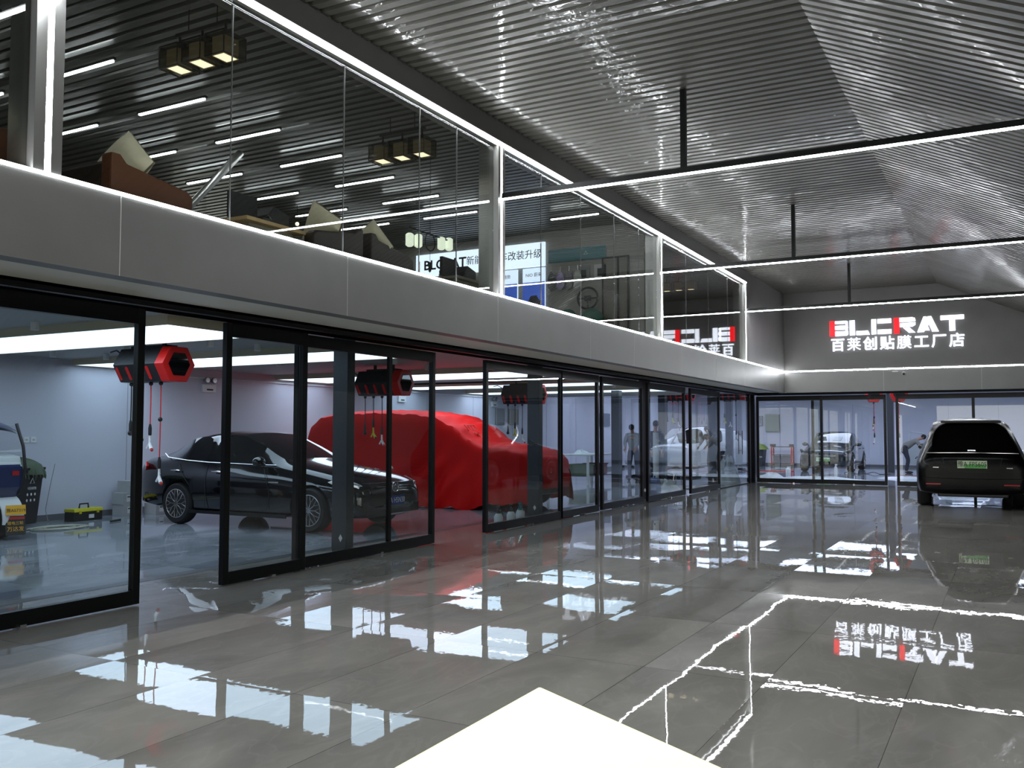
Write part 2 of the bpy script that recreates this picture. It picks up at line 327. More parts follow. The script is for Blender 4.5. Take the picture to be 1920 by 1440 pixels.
for b, (y0, y1) in enumerate(BAYS):
    ys = [y0] + SEAMS[b] + [y1]
    S('trim_%d' % (20 + b), MB().box(FX - .12, FX - .02, y0, y1, 3.12, 3.15).box(FX - .12, FX - .02, y0, y1, 5.0, 5.04), M_alu2, 'slim metal channels holding the upper glass of bay %s' % ['behind the viewer', 'nearest', 'middle', 'farthest'][b], 'trim')
    if b: wi += 0
    wn_ = thing('window_%d' % (b + 1), 'frameless upper glazing of the %s bay' % ['cut off leftmost', 'large nearest', 'middle', 'farthest'][b], 'window', (FX - .07, y0, 3.15), kind='structure')
    for a, c_ in zip(ys[:-1], ys[1:]):
        tilt = random.uniform(-.0012, .0012)
        o = MB().box(-.006, .006, .004, c_ - a - .004, 0, 1.85).obj('pane', M_glassu, wn_); o.location = (0, a - y0, 0); o.rotation_euler = (0, 0, tilt)
        if c_ != y1: MB().box(-.007, .007, c_ - y0 - .002, c_ - y0 + .002, 0, 1.85).obj('silicone_joint', pm('joint', (120, 122, 122), .4), wn_)
# long led strips
def led(label, mb, grp=None): return tag(mb.obj('led_strip', M_led), label, 'light strip', grp)
led('long white light strip under the left upper windows', MB().box(FX - .028, FX + .004, -12, BY, 3.124, 3.144))
led('long white light strip above the left upper windows', MB().box(FX - .02, FX + .012, -12, 21.6, 5.018, 5.04))
led('white light strip running under the sign on the back wall', MB().box(FX, 4.2, BY - .004, BY + .03, 3.122, 3.148))
# ------------------------------------------------------------------ hanging beams
def beam(y, label, rod=True):
    t = thing('hanging_light_beam', label, 'light beam', (0, y, 0), group='black light beams across the hall')
    MB().box(FX + .01, .62, -.03, .03, 4.345, 4.41).obj('beam_bar', M_blk, t)
    MB().box(FX + .01, .62, -.016, .016, 4.33, 4.345).obj('light_diffuser', M_led, t)
    MB().box(-3.16, -3.10, -.03, .03, 4.41, CZ).obj('hanger_rod', M_blk, t)
    return t
beam(9.7, 'black hanging light beam nearest the viewer, crossing above the hall')
beam(15.6, 'middle black hanging light beam crossing above the hall')
beam(21.65, 'farthest black hanging light beam, just in front of the sign')
beam(3.7, 'black hanging light beam overhead beyond the top of the frame')
beam(-2.3, 'unseen black hanging light beam added just behind the viewer')  # out-of-view beam added for more light in the hall
beam(-8.2, 'unseen black hanging light beam added near the entrance behind the viewer')  # another unseen beam, added to brighten the hall
S('wall_front_2', MB().box(-6.3, -4.2, -12.2, -12, 0, 5.5).box(2.6, 4.4, -12.2, -12, 0, 5.5).box(-4.2, 2.6, -12.2, -12, 3.2, 5.5), M_grey, 'grey entrance wall behind the viewer', 'wall')
S('wall_left_3', MB().box(-6.8, -6.6, -12, -4, 0, 2.6).box(FX - .3, FX - .1, -12, -4, 3.12, 5.04), M_grey, 'grey left wall behind the viewer', 'wall')
# ------------------------------------------------------------------ sliding doors
def leaf(n, label, x0, x1, plane, axis, mull=(), zt=2.5, handle=None, frameless=False, glass=None):
    """axis 'y': leaf in plane X=plane, spans Y x0..x1; 'x': leaf in plane Y=plane"""
    t = thing('door_%d' % n, label, 'door', (plane, x0, 0) if axis == 'y' else (x0, plane, 0), 0 if axis == 'y' else -PI / 2, kind='structure')
    Lw = x1 - x0
    def B(y0, y1, z0, z1, d=.03): return MB().box(-d, d, y0, y1, z0, z1)
    sw = .07
    if not frameless:
        B(0, sw, .012, zt).obj('stile', M_blk, t, bevel=.004); B(Lw - sw, Lw, .012, zt).obj('stile', M_blk, t, bevel=.004)
        B(sw, Lw - sw, .012, .13).obj('bottom_rail', M_blk, t); B(sw, Lw - sw, zt - .13, zt).obj('top_rail', M_blk, t)
        for k in mull: B(k - .03, k + .03, .13, zt - .13, .02).obj('mullion', M_blk, t)
        B(sw, Lw - sw, .13, zt - .13, .005).obj('pane', glass or M_glassd, t)
        MB().box(-.04, .055, Lw * .55, Lw * .55 + .05, 0, .03).obj('floor_stop', M_chrome, t)
    else:
        B(0, Lw, .02, zt, .006).obj('pane', glass or M_glassd, t); B(0, Lw, 0, .02, .02).obj('bottom_rail', M_blk, t)
    if handle:
        h = MB()
        for s_ in (-1, 1):
            h.tube([(s_ * .05, handle, .85), (s_ * .05, handle, 1.5)], .012, 10)
            for z in (.95, 1.4): h.tube([(0, handle, z), (s_ * .05, handle, z)], .007, 8)
        h.obj('pull_handle', pm('bronze pull', (110, 92, 84), .3, .6), t)
    if axis == 'x':
        t.rotation_euler = (0, 0, -PI / 2); 
    return t
K = 'sliding glass door '
leaf(1, K + 'leaf cut off by the left edge, beside the three-wheeler', 2.9, 5.27, -6.49, 'y')
leaf(2, K + 'leaf in front of the black saloon rear half', 6.26, 7.40, -6.56, 'y')
leaf(3, K + 'leaf with a thin mullion in front of the black saloon bonnet', 7.34, 9.97, -6.64, 'y', mull=(1.66,))
leaf(4, K + 'leaf in front of the red covered car bonnet', 11.32, 13.88, -6.66, 'y', mull=())
leaf(5, K + 'leaf just right of the red covered car', 13.82, 15.44, -6.66, 'y')
leaf(6, K + 'leaf in front of the person in striped sweater', 15.68, 17.85, -6.70, 'y')
leaf(7, K + 'leaf with a blue water carton behind its corner', 18.02, 20.5, -6.66, 'y')
leaf(8, K + 'leaf in front of the person with dark shirt', 20.8, 23.25, -6.62, 'y')
leaf(9, 'frameless glass door with long pull handles next to the hall corner', 23.3, 26.1, -6.60, 'y', handle=2.0, frameless=True)
def leafx(n, label, x0, x1, plane, **k):
    t = leaf(n, label, 0, x1 - x0, 0, 'y', **k); t.location = (x0, plane, 0); t.rotation_euler = (0, 0, -PI / 2)
    return t
leafx(10, K + 'leaf of the back wall nearest the hall corner', -6.5, -4.64, DBY)
leafx(11, K + 'leaf of the back wall in front of the dark saloon', -4.96, -2.97, DBY + .07)
leafx(12, K + 'leaf of the back wall partly behind the black sport utility vehicle', -2.73, -.80, DBY + .07)
leafx(13, K + 'leaf of the back wall right of the black sport utility vehicle roof centre', -.87, 1.15, DBY)
leafx(14, K + 'leaf of the back wall beyond the right edge of the frame', 1.25, 3.2, DBY + .07)
S('wall_back_5', MB().box(3.2, 4.2, DBY, DBY + .2, 0, 2.6), M_grey, 'grey wall stub at the right end of the back doors', 'wall')
# tracks
S('trim_30', MB().box(-6.74, -6.72, -4, 26.7, 2.53, 2.6).box(-6.62, -6.60, -4, 26.7, 2.55, 2.6).box(-6.46, -6.44, -4, 26.7, 2.53, 2.6).box(-6.74, -6.44, -4, 26.7, 2.575, 2.6), M_blk, 'black sliding track along the left doors', 'trim')
S('trim_31', MB().box(-6.5, 3.2, 26.69, 26.70, 2.53, 2.6).box(-6.5, 3.2, 26.86, 26.87, 2.53, 2.6).box(-6.5, 3.2, 26.69, 26.87, 2.575, 2.6), M_blk, 'black sliding track along the back doors', 'trim')
S('trim_32', MB().box(-6.68, -6.53, 26.6, 26.75, 0, 2.6).box(-6.66, -6.56, 26.2, 26.3, 0, 2.6), M_blk, 'black corner post where the two door runs meet', 'trim')
# pillars
PP = thing('pillar', '', 'pillar', (-7.01, 8.59, 0))
MB().box(-.11, .11, -.07, .07, 0, WC).obj('shaft', M_pillar, PP, bevel=.006)
MB().prism([(0, .045), (.028, 0), (0, -.045), (-.028, 0)], lambda u, v, w_: (u + .03, -.071 - w_, .2 + v), .002).obj('sticker', M_plast, PP)
PP['label'] = 'dark grey steel pillar in front of the black saloon front wheel'; PP['group'] = 'dark steel pillars behind the left doors'
for y, l in ((13.58, 'dark grey steel pillar in front of the red covered car nose'), (18.8, 'dark grey steel pillar behind the double door stiles by the blue carton'), (23.95, 'dark grey steel pillar near the white film stack')):
    dup(PP, (-7.0, y, 0), 0, l)
def post(x, y, l, s_=.11): return tag(MB().box(x - s_, x + s_, y - s_, y + s_, 0, WC if y < 26.9 else 3.3).obj('steel_post', M_pillar), l, 'post', 'slim steel posts in the workshop')
post(-3.82, 35.7, 'slim dark steel post between the back door leaves'); post(-9.2, 22.6, 'slim steel post behind the white worktable')
post(-9.6, 27.4, 'slim steel post beside the striped sweater person'); post(-7.3, 29.5, 'slim steel post behind the frameless glass door'); post(-8.6, 31.5, 'slim steel post beside the white car')
# ------------------------------------------------------------------ workshop ceiling lights
M_panel2 = glow('back stretch ceiling light', (214, 224, 255), PANEL_E * 1.5)
def panel(x0, x1, y0, y1, l, z=WC):
    t = thing('ceiling_light_panel', l, 'light panel', (x0, y0, z), group='glowing ceiling light panels of the workshop')
    a, b = x1 - x0, y1 - y0
    MB().box(0, a, 0, .03, -.1, 0).box(0, a, b - .03, b, -.1, 0).box(0, .03, .03, b - .03, -.1, 0).box(a - .03, a, .03, b - .03, -.1, 0).obj('frame', M_beige, t)
    MB().box(.03, a - .03, .03, b - .03, -.095, -.08).obj('diffuser', M_panel if z == WC else M_panel2, t)
for k, (y0, y1) in enumerate([(6.45, 7.86), (9.73, 11.14), (14.5, 16.2), (18.6, 19.9), (22.2, 23.5)]):
    panel(-13.7, -7.58, y0, y1, 'large glowing ceiling panel, ' + ['nearest, above the three-wheeler', 'second nearest, above the black saloon', 'above the red covered car', 'fourth along the left workshop', 'fifth along the left workshop'][k])
panel(-13.7, -7.58, 2.2, 3.6, 'large glowing ceiling panel left of the frame')
for k, (x0, x1) in enumerate([(-13, -8.4), (-7.2, -3.2), (-2.2, 2.6)]):
    for j, (y0, y1) in enumerate([(28.4, 30.0), (32.2, 33.9), (36.6, 38.6)]):
        panel(x0, x1, y0, y1, '%s row glowing ceiling panel in the back workshop, %s' % (['front', 'middle', 'rear'][j], ['left side', 'centre', 'right side'][k]), 3.3)
DL = tag(MB().lathe([(.045, 0), (.045, .09), (.04, .09)], n=16).obj('downlight', M_plast, smooth=True), 'white cylinder downlight', 'downlight')
spots = [(-9.39, 6.2, 'in front of the nearest glowing panel'), (-9.18, 8.51, 'right of the nearest hose reel'), (-12.6, 8.62, 'left above the wheelie bin wall'), (-12.3, 9.31, 'second from left near the wall'), (-10.87, 8.52, 'touching the left end of the nearest hose reel'),
         (-9.07, 9.25, 'behind the second sliding leaf'), (-10.85, 11.56, 'above the black saloon roof'), (-8.9, 12.2, 'before the third glowing panel'), (-9.2, 13.6, 'above the red covered car'), (-8.8, 17.4, 'between third and fourth panels'), (-8.7, 21.2, 'between fourth and fifth panels')]
for i, (x, y, l) in enumerate(spots):
    o = DL if i == 0 else DL.copy()
    if i: COL.objects.link(o)
    o.location = (x, y, WC - .09); o['label'] = 'white cylinder downlight ' + l; o['group'] = 'white cylinder downlights'
# black track under workshop ceiling
tag(MB().box(-12.5, -8.1, 17.05, 17.09, 2.52, 2.56).box(-12, -11.98, 17.06, 17.08, 2.56, WC).box(-9, -8.98, 17.06, 17.08, 2.56, WC).obj('ceiling_rail', M_blk), 'thin black rail hanging under the workshop ceiling above the red car', 'rail')
# ================================================================== BACK WALL SIGN
sg = thing('illuminated_sign', 'large glowing BLCRAT sign with Chinese characters below, on the gable wall', 'sign', (-2.6, BY, 4.0))
def sx(p): return (-4.23 + (p - 628) * .003674) + 2.6
def letter(rects, polys, mat, nm='letter'):
    mb = MB(); T = lambda u, v, w_: (sx(u), -.005 - w_, .06 + v * .0040)
    for a, b, c, d in rects: mb.prism([(a, c), (b, c), (b, d), (a, d)], T, .05)
    for p in polys: mb.prism(p, T, .05)
    return mb.obj(nm, mat, sg)
letter([(628, 662, -1, 101)], [], M_signr, 'letter_bar'); letter([(1068, 1102, -1, 101)], [], M_signr, 'letter_bar')
letter([(667, 742, 82, 100), (667, 735, 42, 68), (667, 742, 0, 30), (740, 754, 3, 97)], [[(742, 82), (752, 85), (752, 96), (742, 100)], [(735, 42), (750, 44), (756, 56), (752, 68), (735, 68)], [(742, 0), (752, 5), (757, 14), (755, 30), (742, 30)]], M_signw)
letter([(768, 803, 0, 100)], [[(814, 0), (905, 0), (893, 27), (814, 27)]], M_signw)
letter([(917, 948, 0, 100), (958, 1050, 71, 100), (958, 1050, 0, 29)], [], M_signw)
letter([(1105, 1190, 73, 100)], [[(1190, 73), (1190, 100), (1206, 95), (1210, 75)], [(1107, 40), (1190, 40), (1208, 50), (1210, 66), (1107, 64)], [(1128, 34), (1170, 34), (1208, 0), (1166, 0)]], M_signw)
letter([], [[(1220, 0), (1262, 0), (1300, 58), (1280, 100), (1262, 100)], [(1288, 100), (1312, 100), (1358, 0), (1316, 0), (1284, 80)], [(1268, 10), (1300, 10), (1290, 34), (1282, 34)]], M_signw)
letter([(1370, 1518, 72, 100), (1425, 1462, 0, 68)], [], M_signw)
for i, ch in enumerate('百莱创贴膜工厂店'):
    text('character', ch, .37, M_signw, sg, (-4.03 + i * .414 + 2.6, -.03, -.205), (PI / 2, 0, 0), depth=.05, bold={'莱': 0, '膜': .002}.get(ch, .006))
# emissive spill board is not used: the wall is lit by the letters themselves
cm = thing('security_camera', 'small white dome camera on the metal band below the sign', 'camera', (-2.4, BY, 3.0))
MB().lathe([(.05, 0), (.05, .03), (.035, .04)], axis='y', c=(0, -.04, 0), n=16).obj('mount', M_plast, cm, smooth=True)
MB().ball((0, -.065, -.01), .035).obj('dome', M_black, cm, smooth=True); MB().box(-.28, -.14, -.03, 0, .04, .065).obj('junction_box', M_plast, cm)

# ================================================================== UPPER LOUNGE
UZ = 2.92
def tube_light(x0, x1, y, l, g='ceiling tube lights of the upper lounge'):
    t = thing('ceiling_tube_light', l, 'tube light', (x0, y, CZ - .1), group=g)
    MB().box(-.03, x1 - x0 + .03, -.018, .018, 0, .03).obj('housing', M_black, t); MB().box(0, x1 - x0, -.016, .016, -.015, 0).obj('diffuser', M_led2, t)
ordn = ['first', 'second', 'third', 'fourth', 'fifth', 'sixth', 'seventh', 'eighth']
for k in range(-2, 6):
    y = 7.13 + 1.19 * k
    tube_light(-8.93, -7.86, y, 'white tube light of the row nearest the glass, %s counted from the left' % ordn[k + 2])
    tube_light(-10.8, -9.7, y, 'white tube light of the second row from the glass, %s counted from the left' % ordn[k + 2])
tube_light(-7.0, -6.1, 14.2, 'single white tube light close to the upper end wall')
def pendant(loc, l, on=1.4):
    t = thing('pendant_lamp', l, 'pendant lamp', loc, PI / 2, group='three-shade pendant lamps in the upper lounge')
    MB().box(-.02, .02, -.33, .33, .22, .25).obj('bar', M_black, t)
    for s in (-.18, .18): MB().tube([(0, s, .25), (0, s, CZ - loc[2])], .005, 6).obj('cord', M_black, t)
    for k in (-.29, 0, .29):
        MB().tube([(0, k, .22), (0, k, .1)], .012, 6).obj('stem', M_black, t)
        a = .13; b = .115
        f = MB()
        for z in (-.1, .1):
            for q in (-1, 1): f.box(-a, a, k + q * b - .004, k + q * b + .004, z - .004, z + .004).box(q * a - .004, q * a + .004, k - b, k + b, z - .004, z + .004)
        for p in (-1, 1):
            for q in (-1, 1): f.box(p * a - .004, p * a + .004, k + q * b - .004, k + q * b + .004, -.1, .1)
        fo = f.obj('shade_frame', M_black, t)
        s = MB()
        for q in (-1, 1): s.box(-a, a, k + q * b - .001, k + q * b + .001, -.1, .1).box(q * a - .001, q * a + .001, k - b, k + b, -.1, .1)
        s.obj('outer_shade', M_gauze, fo)
        s = MB(); a2, b2 = .085, .07
        for q in (-1, 1): s.box(-a2, a2, k + q * b2 - .002, k + q * b2 + .002, -.09, .08).box(q * a2 - .002, q * a2 + .002, k - b2, k + b2, -.09, .08)
        s.obj('inner_shade', M_lin, fo)
        MB().box(-a2, a2, k - b2, k + b2, -.085, -.08).obj('diffuser', glow('warm lamp', (255, 236, 196), 1.2), fo)
    return t
M_gauze = pane_glass('black gauze', (.42, .40, .34)); M_lin = pm('lit linen', (160, 152, 122), .8, emit=(160, 145, 110), es=.12)
pendant((-6.3, 5.68, 4.85), 'nearest pendant lamp with three square shades behind the big upper window')
pendant((-6.37, 8.85, 4.85), 'second pendant lamp with three square shades, left of the second window column')
p3 = pendant((-6.7, 20.3, 4.85), 'farthest pendant lamp with three square shades, in the last upper bay')
# ring and lantern fixture
t = thing('lantern_chandelier', 'black ring chandelier with four white lanterns hanging above the far lounge table', 'chandelier', (-6.9, 10.25, 4.05))
MB().tube([(0, .12 * math.cos(a * PI / 12), .12 * math.sin(a * PI / 12)) for a in range(24)], .008, 8, closed=True).obj('ring', M_black, t, smooth=True)
MB().tube([(0, 0, .12), (0, 0, CZ - 4.05)], .004, 6).tube([(0, 0, -.12), (0, 0, -.42)], .003, 6).obj('cord', M_black, t)
MB().box(-.01, .01, -.5, .5, .1, .115).obj('bar', M_black, t); MB().lathe([(0.0, -.42), (.02, -.4), (.012, -.28), (0, -.27)], n=12).obj('pull_bob', M_black, t, smooth=True)
for y in (-.48, -.28, .28, .48): MB().lathe([(.03, -.09), (.055, -.07), (.055, .07), (.03, .09)], c=(0, y, .0 + y * .12), n=16).obj('lantern', glow('lantern white', (226, 236, 214), .9), t, smooth=True)
# booth sofas; local: back at y=0, seat towards +y, arm faces +x
def sofa(loc, rz, l, leather, mat2):
    t = thing('booth_sofa', l, 'sofa', loc, rz, 'booth sofas along the upper glass')
    Wd = 2.2
    MB().rbox((-Wd / 2, .07, .30), (Wd - .24, .16, .60), (-.08, 0, 0)).obj('backrest', mat2, t, bevel=.03)
    MB().box(-Wd + .12, -.12, .12, .74, .06, .30).obj('seat', leather, t, bevel=.03)
    for x in (-.06, -Wd + .06):
        MB().prism([(-.02, .04), (.76, .04), (.76, .46), (.70, .50), (.12, .58), (.06, .64), (-.02, .64)], lambda u, v, w_, x=x: (x - .06 + w_, u, v), .12).obj('armrest', leather, t, bevel=.018)
    for x in (-.1, -Wd + .1):
        for y in (.05, .68): MB().lathe([(.015, 0), (.022, .06)], c=(x, y, 0), n=10).obj('leg', M_black, t)
    return t
sofa((-5.86, 4.46, UZ), 0, 'brown leather booth sofa with a cream cushion, right of the nearest window column', M_brown, M_dkbrown)
sofa((-8.06, 3.80, UZ), PI, 'brown leather booth sofa cut off by the left edge of the photo', M_brown, M_dkbrown)
sofa((-8.06, 7.45, UZ), PI, 'dark leather booth sofa right of the wooden console', M_dkbrown, M_dkbrown)
sofa((-5.86, 7.62, UZ), 0, 'dark leather booth sofa left of the light box sign', M_dkbrown, M_dkbrown)
def cushion(c, rot, l, s=.42):
    mb = MB()
    for q in (-1, 1):
        def fn(u, v, q=q):
            a, b = u * 2 - 1, v * 2 - 1; e = (1 - a ** 4) * (1 - b ** 4)
            pinch = 1 - .10 * (1 - abs(a)) * (abs(b)) - .0; pin2 = 1 - .10 * (1 - abs(b)) * abs(a)
            return (a * s / 2 * pinch, q * (.012 + .075 * e ** .6), b * s / 2 * pin2)
        mb.grid(fn, 12, 12)
    o = mb.obj('cushion', M_cush, smooth=True); o.location = c; o.rotation_euler = rot
    return tag(o, l, 'cushion', 'cream cushions on the booth sofas')
cushion((-6.16, 4.78, UZ + .66), (-.25, PI / 4, 0), 'cream cushion on the brown sofa right of the nearest window column')
cushion((-6.08, 3.53, UZ + .62), (.25, PI / 4, 0), 'cream cushion at the left edge of the photo', .46)
cushion((-6.15, 7.16, UZ + .60), (.25, PI / 4 - .2, 0), 'larger cream cushion right of the wooden console', .46)
cushion((-6.12, 7.90, UZ + .58), (-.25, PI / 4 + .1, 0), 'small cream cushion left of the thin glass joint on the dark sofa')
# consoles with objects
def console(y0, l, top):
    t = thing('console_table', l, 'table', (-6.3, y0, UZ), group='consoles between the booth sofas')
    MB().box(-.32, .36, -.02, .76, .44, .475).obj('table_top', top, t, bevel=.004)
    MB().box(-.26, .28, .08, .66, .02, .44).obj('cabinet', pm('cream cabinet', (170, 164, 144), .6), t)
    MB().box(.28, .29, .13, .61, .06, .38).obj('door_panel', pm('cream cabinet door', (150, 145, 128), .6), t)
    return t
console(5.92, 'light wooden console with a black screen and jars, right of the brown sofa', M_wood)
console(9.45, 'grey wooden console with a black screen in front of the light box sign', pm('grey wood', (120, 114, 98), .6))
ZT = UZ + .475
def jarf(x, y, l, g):
    t = thing('storage_jar', l, 'jar', (x, y, ZT), group=g)
    MB().lathe([(.035, 0), (.038, .02), (.038, .10), (.03, .12)], n=16).obj('jar_body', pm('jar', (186, 186, 180), .3), t, smooth=True)
    MB().lathe([(.032, .12), (.034, .125), (.034, .15), (0, .152)], n=16).obj('lid', pm('cork', (150, 104, 76), .8), t, smooth=True)
def console_stuff(y0, w1, extra):
    t = thing('desktop_screen', 'black flat screen on the ' + w1, 'screen', (-6.2, y0 + .18, ZT))
    MB().box(-.02, .02, -.17, .17, .02, .26).obj('screen_panel', M_black, t); MB().box(-.06, .06, -.08, .08, 0, .02).obj('foot', M_black, t)
    t = thing('coffee_machine', 'black angular coffee machine on the ' + w1, 'coffee machine', (-6.22, y0 + .56, ZT))
    MB().prism([(-.13, 0), (.15, 0), (.15, .16), (-.06, .21), (-.13, .12)], lambda u, v, w_: (-.09 + w_, u, v), .2).obj('machine_body', M_black, t, bevel=.006)
    MB().box(-.05, .05, .15, .17, .04, .1).obj('spout', M_chrome, t)
    for k in range(4): jarf(-6.42, y0 + .36 + k * .085, '%s cork-lidded jar on the %s' % (['leftmost', 'second', 'third', 'rightmost'][k], w1), 'cork-lidded jars on the consoles')
    t = thing('stacked_tray', 'flat dark tray on the %s front edge' % w1, 'tray', (-6.05, y0 + .36, ZT))
    MB().box(-.05, .05, -.12, .12, 0, .015).box(-.05, -.04, -.12, .12, .015, .04).box(.04, .05, -.12, .12, .015, .04).obj('tray_body', M_black, t)
    MB().tube([(.0, -.1, .016), (.0, 0, .09), (.0, .1, .016)], .004, 6).obj('handle', M_chrome, t)
console_stuff(5.92, 'light wooden console', True); console_stuff(9.45, 'grey wooden console', False)
t = thing('table_lantern', 'small lamp with a warm bulb at the right end of the light wooden console', 'lamp', (-6.0, 6.62, ZT))
MB().box(-.04, .04, -.035, .035, 0, .015).box(-.04, .04, -.035, .035, .12, .13).obj('base', M_black, t); MB().ball((0, 0, .07), .018).obj('bulb', glow('warm bulb', (255, 230, 170), 4), t, smooth=True); MB().tube([(0, 0, .13), (0, 0, .25)], .003, 6).obj('wire', M_black, t)
tag(MB().tube([(-9.0, 7.6, 3.9), (-9.0, 8.8, 5.2)], .05, 12).obj('diagonal_brace', M_alu2, smooth=True), 'pale diagonal steel brace behind the wooden console', 'brace')
tag(MB().tube([(-13.0, 11.6, 3.0), (-13.0, 10.4, 5.25)], .07, 12).obj('diagonal_brace', M_alu2, smooth=True), 'pale diagonal steel brace by the far lounge window', 'brace')
# light box sign and posters on the end wall
t = thing('light_box_sign', 'long white light box sign with black lettering on the upper end wall', 'sign', (-9.24, 15.5, 4.65))
MB().box(-1.5, 1.48, -.06, 0, 0, .46).obj('light_box', glow('light box face', (214, 230, 250), 1.25), t)
M_ink = pm('black vinyl', (14, 14, 20), .5)
text('lettering', 'BLCRAT', .27, M_ink, t, (-.79, -.062, .22), (PI / 2, 0, 0), depth=.004, bold=.006, sx=1.05)
text('lettering', '新能源汽车改装升级', .19, M_ink, t, (.58, -.062, .23), (PI / 2, 0, 0), depth=.004, bold=.0)
MB().box(-1.44, -1.40, -.064, -.06, .11, .33).obj('red_bar', M_red, t)
def poster(x0, x1, z0, z1, title, l, body):
    t = thing('illuminated_poster', l, 'poster', ((x0 + x1) / 2, 15.5, z0), group='glowing posters on the upper end wall'); W2, H_ = (x1 - x0) / 2, z1 - z0
    MB().box(-W2, W2, -.04, 0, 0, H_).obj('light_box', glow('poster face', (206, 224, 248), 1.15), t)
    MB().box(-W2, W2, -.043, -.04, H_ * .42, H_ * .80).obj('photo_panel', glow('poster blue', body, .8), t)
    car = [(-.8, .1), (-.78, .32), (-.5, .42), (-.28, .72), (.3, .74), (.55, .46), (.82, .36), (.85, .1)]
    MB().prism([(a * W2 * .9, H_ * .45 + b * .30) for a, b in car], lambda u, v, w_: (u, -.044 - w_, v), .003).obj('car_picture', pm('poster car', (16, 18, 34), .4), t)
    MB().prism([(a * W2 * .9, H_ * .12 + b * .2) for a, b in car], lambda u, v, w_: (u, -.041 - w_, v), .003).obj('car_picture', pm('poster car white', (225, 225, 228), .4, emit=(200, 205, 215), es=.4), t)
    MB().box(W2 * .2, W2, -.044, -.040, H_ * .24, H_ * .40).obj('orange_tag', glow('poster orange', (238, 150, 30), .8), t)
    text('lettering', title, .085, M_ink, t, (0, -.042, H_ * .90), (PI / 2, 0, 0), depth=.003)
poster(-8.24, -7.76, 3.25, 4.62, 'NIO 蔚来', 'glowing poster with dark blue car picture below the light box sign right end', (48, 80, 170))
poster(-8.82, -8.36, 3.25, 4.62, '腾势', 'glowing poster half hidden behind the second window column', (120, 150, 210))
tag(MB().box(-7.68, -6.50, 15.46, 15.5, 4.69, 4.93).obj('teal_header_board', pm('teal board', (40, 118, 124), .5)), 'teal header board right of the light box sign', 'board')
tag(MB().tube([(-6.9 + .04 * math.cos(a), 15.455, 4.81 + .04 * math.sin(a)) for a in (PI / 2, PI * 7 / 6, PI * 11 / 6)], .006, 6, closed=True).obj('triangle_emblem', M_plast), 'small pale triangular emblem on the teal header board', 'emblem')
for k, c in enumerate([(52, 52, 56), (110, 100, 130), (70, 70, 72), (120, 122, 116)]):
    t = thing('film_swatch', ['darkest', 'purplish', 'dark grey', 'pale'][k] + ' car-shaped colour swatch hanging under the teal board', 'swatch', (-7.6 + k * .19 * .95, 15.46, 4.2), group='hanging colour swatches')
    MB().prism([(-.09, .02), (-.02, -.06), (.07, .0), (.09, .12), (.05, .26), (-.02, .32), (-.08, .22)], lambda u, v, w_: (u, -w_, v), .02).obj('shell', pm('swatch%d' % k, c, .3, .4), t)
    MB().tube([(0, -.01, .3), (0, -.01, .4)], .004, 6).obj('hook', M_chrome, t)
for x, z, c in ((-6.95, 4.3, (120, 124, 124)), (-6.62, 4.3, (190, 190, 188))):
    tag(MB().box(x - .12, x + .12, 15.48, 15.5, z, z + .28).box(x - .05, x + .05, 15.47, 15.48, z + .06, z + .2, 1).obj('sample_board', [pm('board%d' % c[0], c, .5), M_black]), ('grey' if c[0] < 150 else 'white') + ' small sample board under the teal header', 'board')
t = thing('steering_wheel', 'black steering wheel mounted on the upper end wall', 'steering wheel', (-6.85, 15.43, 3.95))
MB().tube([(.2 * math.cos(a * PI / 14), 0, .2 * math.sin(a * PI / 14)) for a in range(28)], .02, 8, closed=True).obj('rim', M_black, t, smooth=True)
MB().rbox((0, 0, 0), (.13, .04, .1)).obj('hub', M_black, t, bevel=.01)
for a in (0, PI, -PI / 2): MB().tube([(0, 0, 0), (.19 * math.cos(a), 0, .19 * math.sin(a))], .014, 6).obj('spoke', M_black, t)
for x, z, r in ((-7.2, 3.62, .17), (-6.72, 3.55, .24)):
    tag(MB().ball((x, 15.3, z), (r, .12, r * .8)).obj('film_wrapped_panel', pm('wrapped green', (40, 96, 80), .35, bump=.5, bscale=10), smooth=True), ('smaller left' if r < .2 else 'larger right') + ' green wrapped demo panel low on the upper end wall', 'panel')
t = thing('door_20', 'tall narrow door with a dark pull strip in the upper end wall', 'door', (-6.28, 15.5, UZ), kind='structure')
MB().box(-.3, -.27, -.03, 0, 0, 1.75).box(.2, .23, -.03, 0, 0, 1.75).box(-.3, .23, -.03, 0, 1.75, 1.78).obj('frame', M_black, t); MB().box(-.27, .2, -.02, 0, 0, 1.75).obj('leaf', pm('door leaf grey', (120, 116, 106), .5), t); MB().box(.0, .04, -.03, -.02, 0, 1.75).obj('pull_strip', M_black, t)
# counter in the foreground, its cream top set to emit
t = thing('cream_counter', 'cream counter corner with emissive top at the bottom edge of the photo', 'counter', (-1.09, 2.14, 0))
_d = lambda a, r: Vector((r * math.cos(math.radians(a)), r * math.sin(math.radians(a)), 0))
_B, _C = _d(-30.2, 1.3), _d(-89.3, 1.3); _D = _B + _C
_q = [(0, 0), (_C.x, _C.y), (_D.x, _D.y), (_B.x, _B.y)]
MB().prism(_q, lambda u, v, w_: (u, v, .76 + w_), .04).obj('emissive_top', glow('emissive cream', (252, 246, 198), .66), t, bevel=.008)
MB().prism([(.5 * _D.x + .9 * (u - .5 * _D.x), .5 * _D.y + .9 * (v - .5 * _D.y)) for u, v in _q], lambda u, v, w_: (u, v, w_), .76).obj('base', pm('counter base', (70, 66, 60), .5), t)

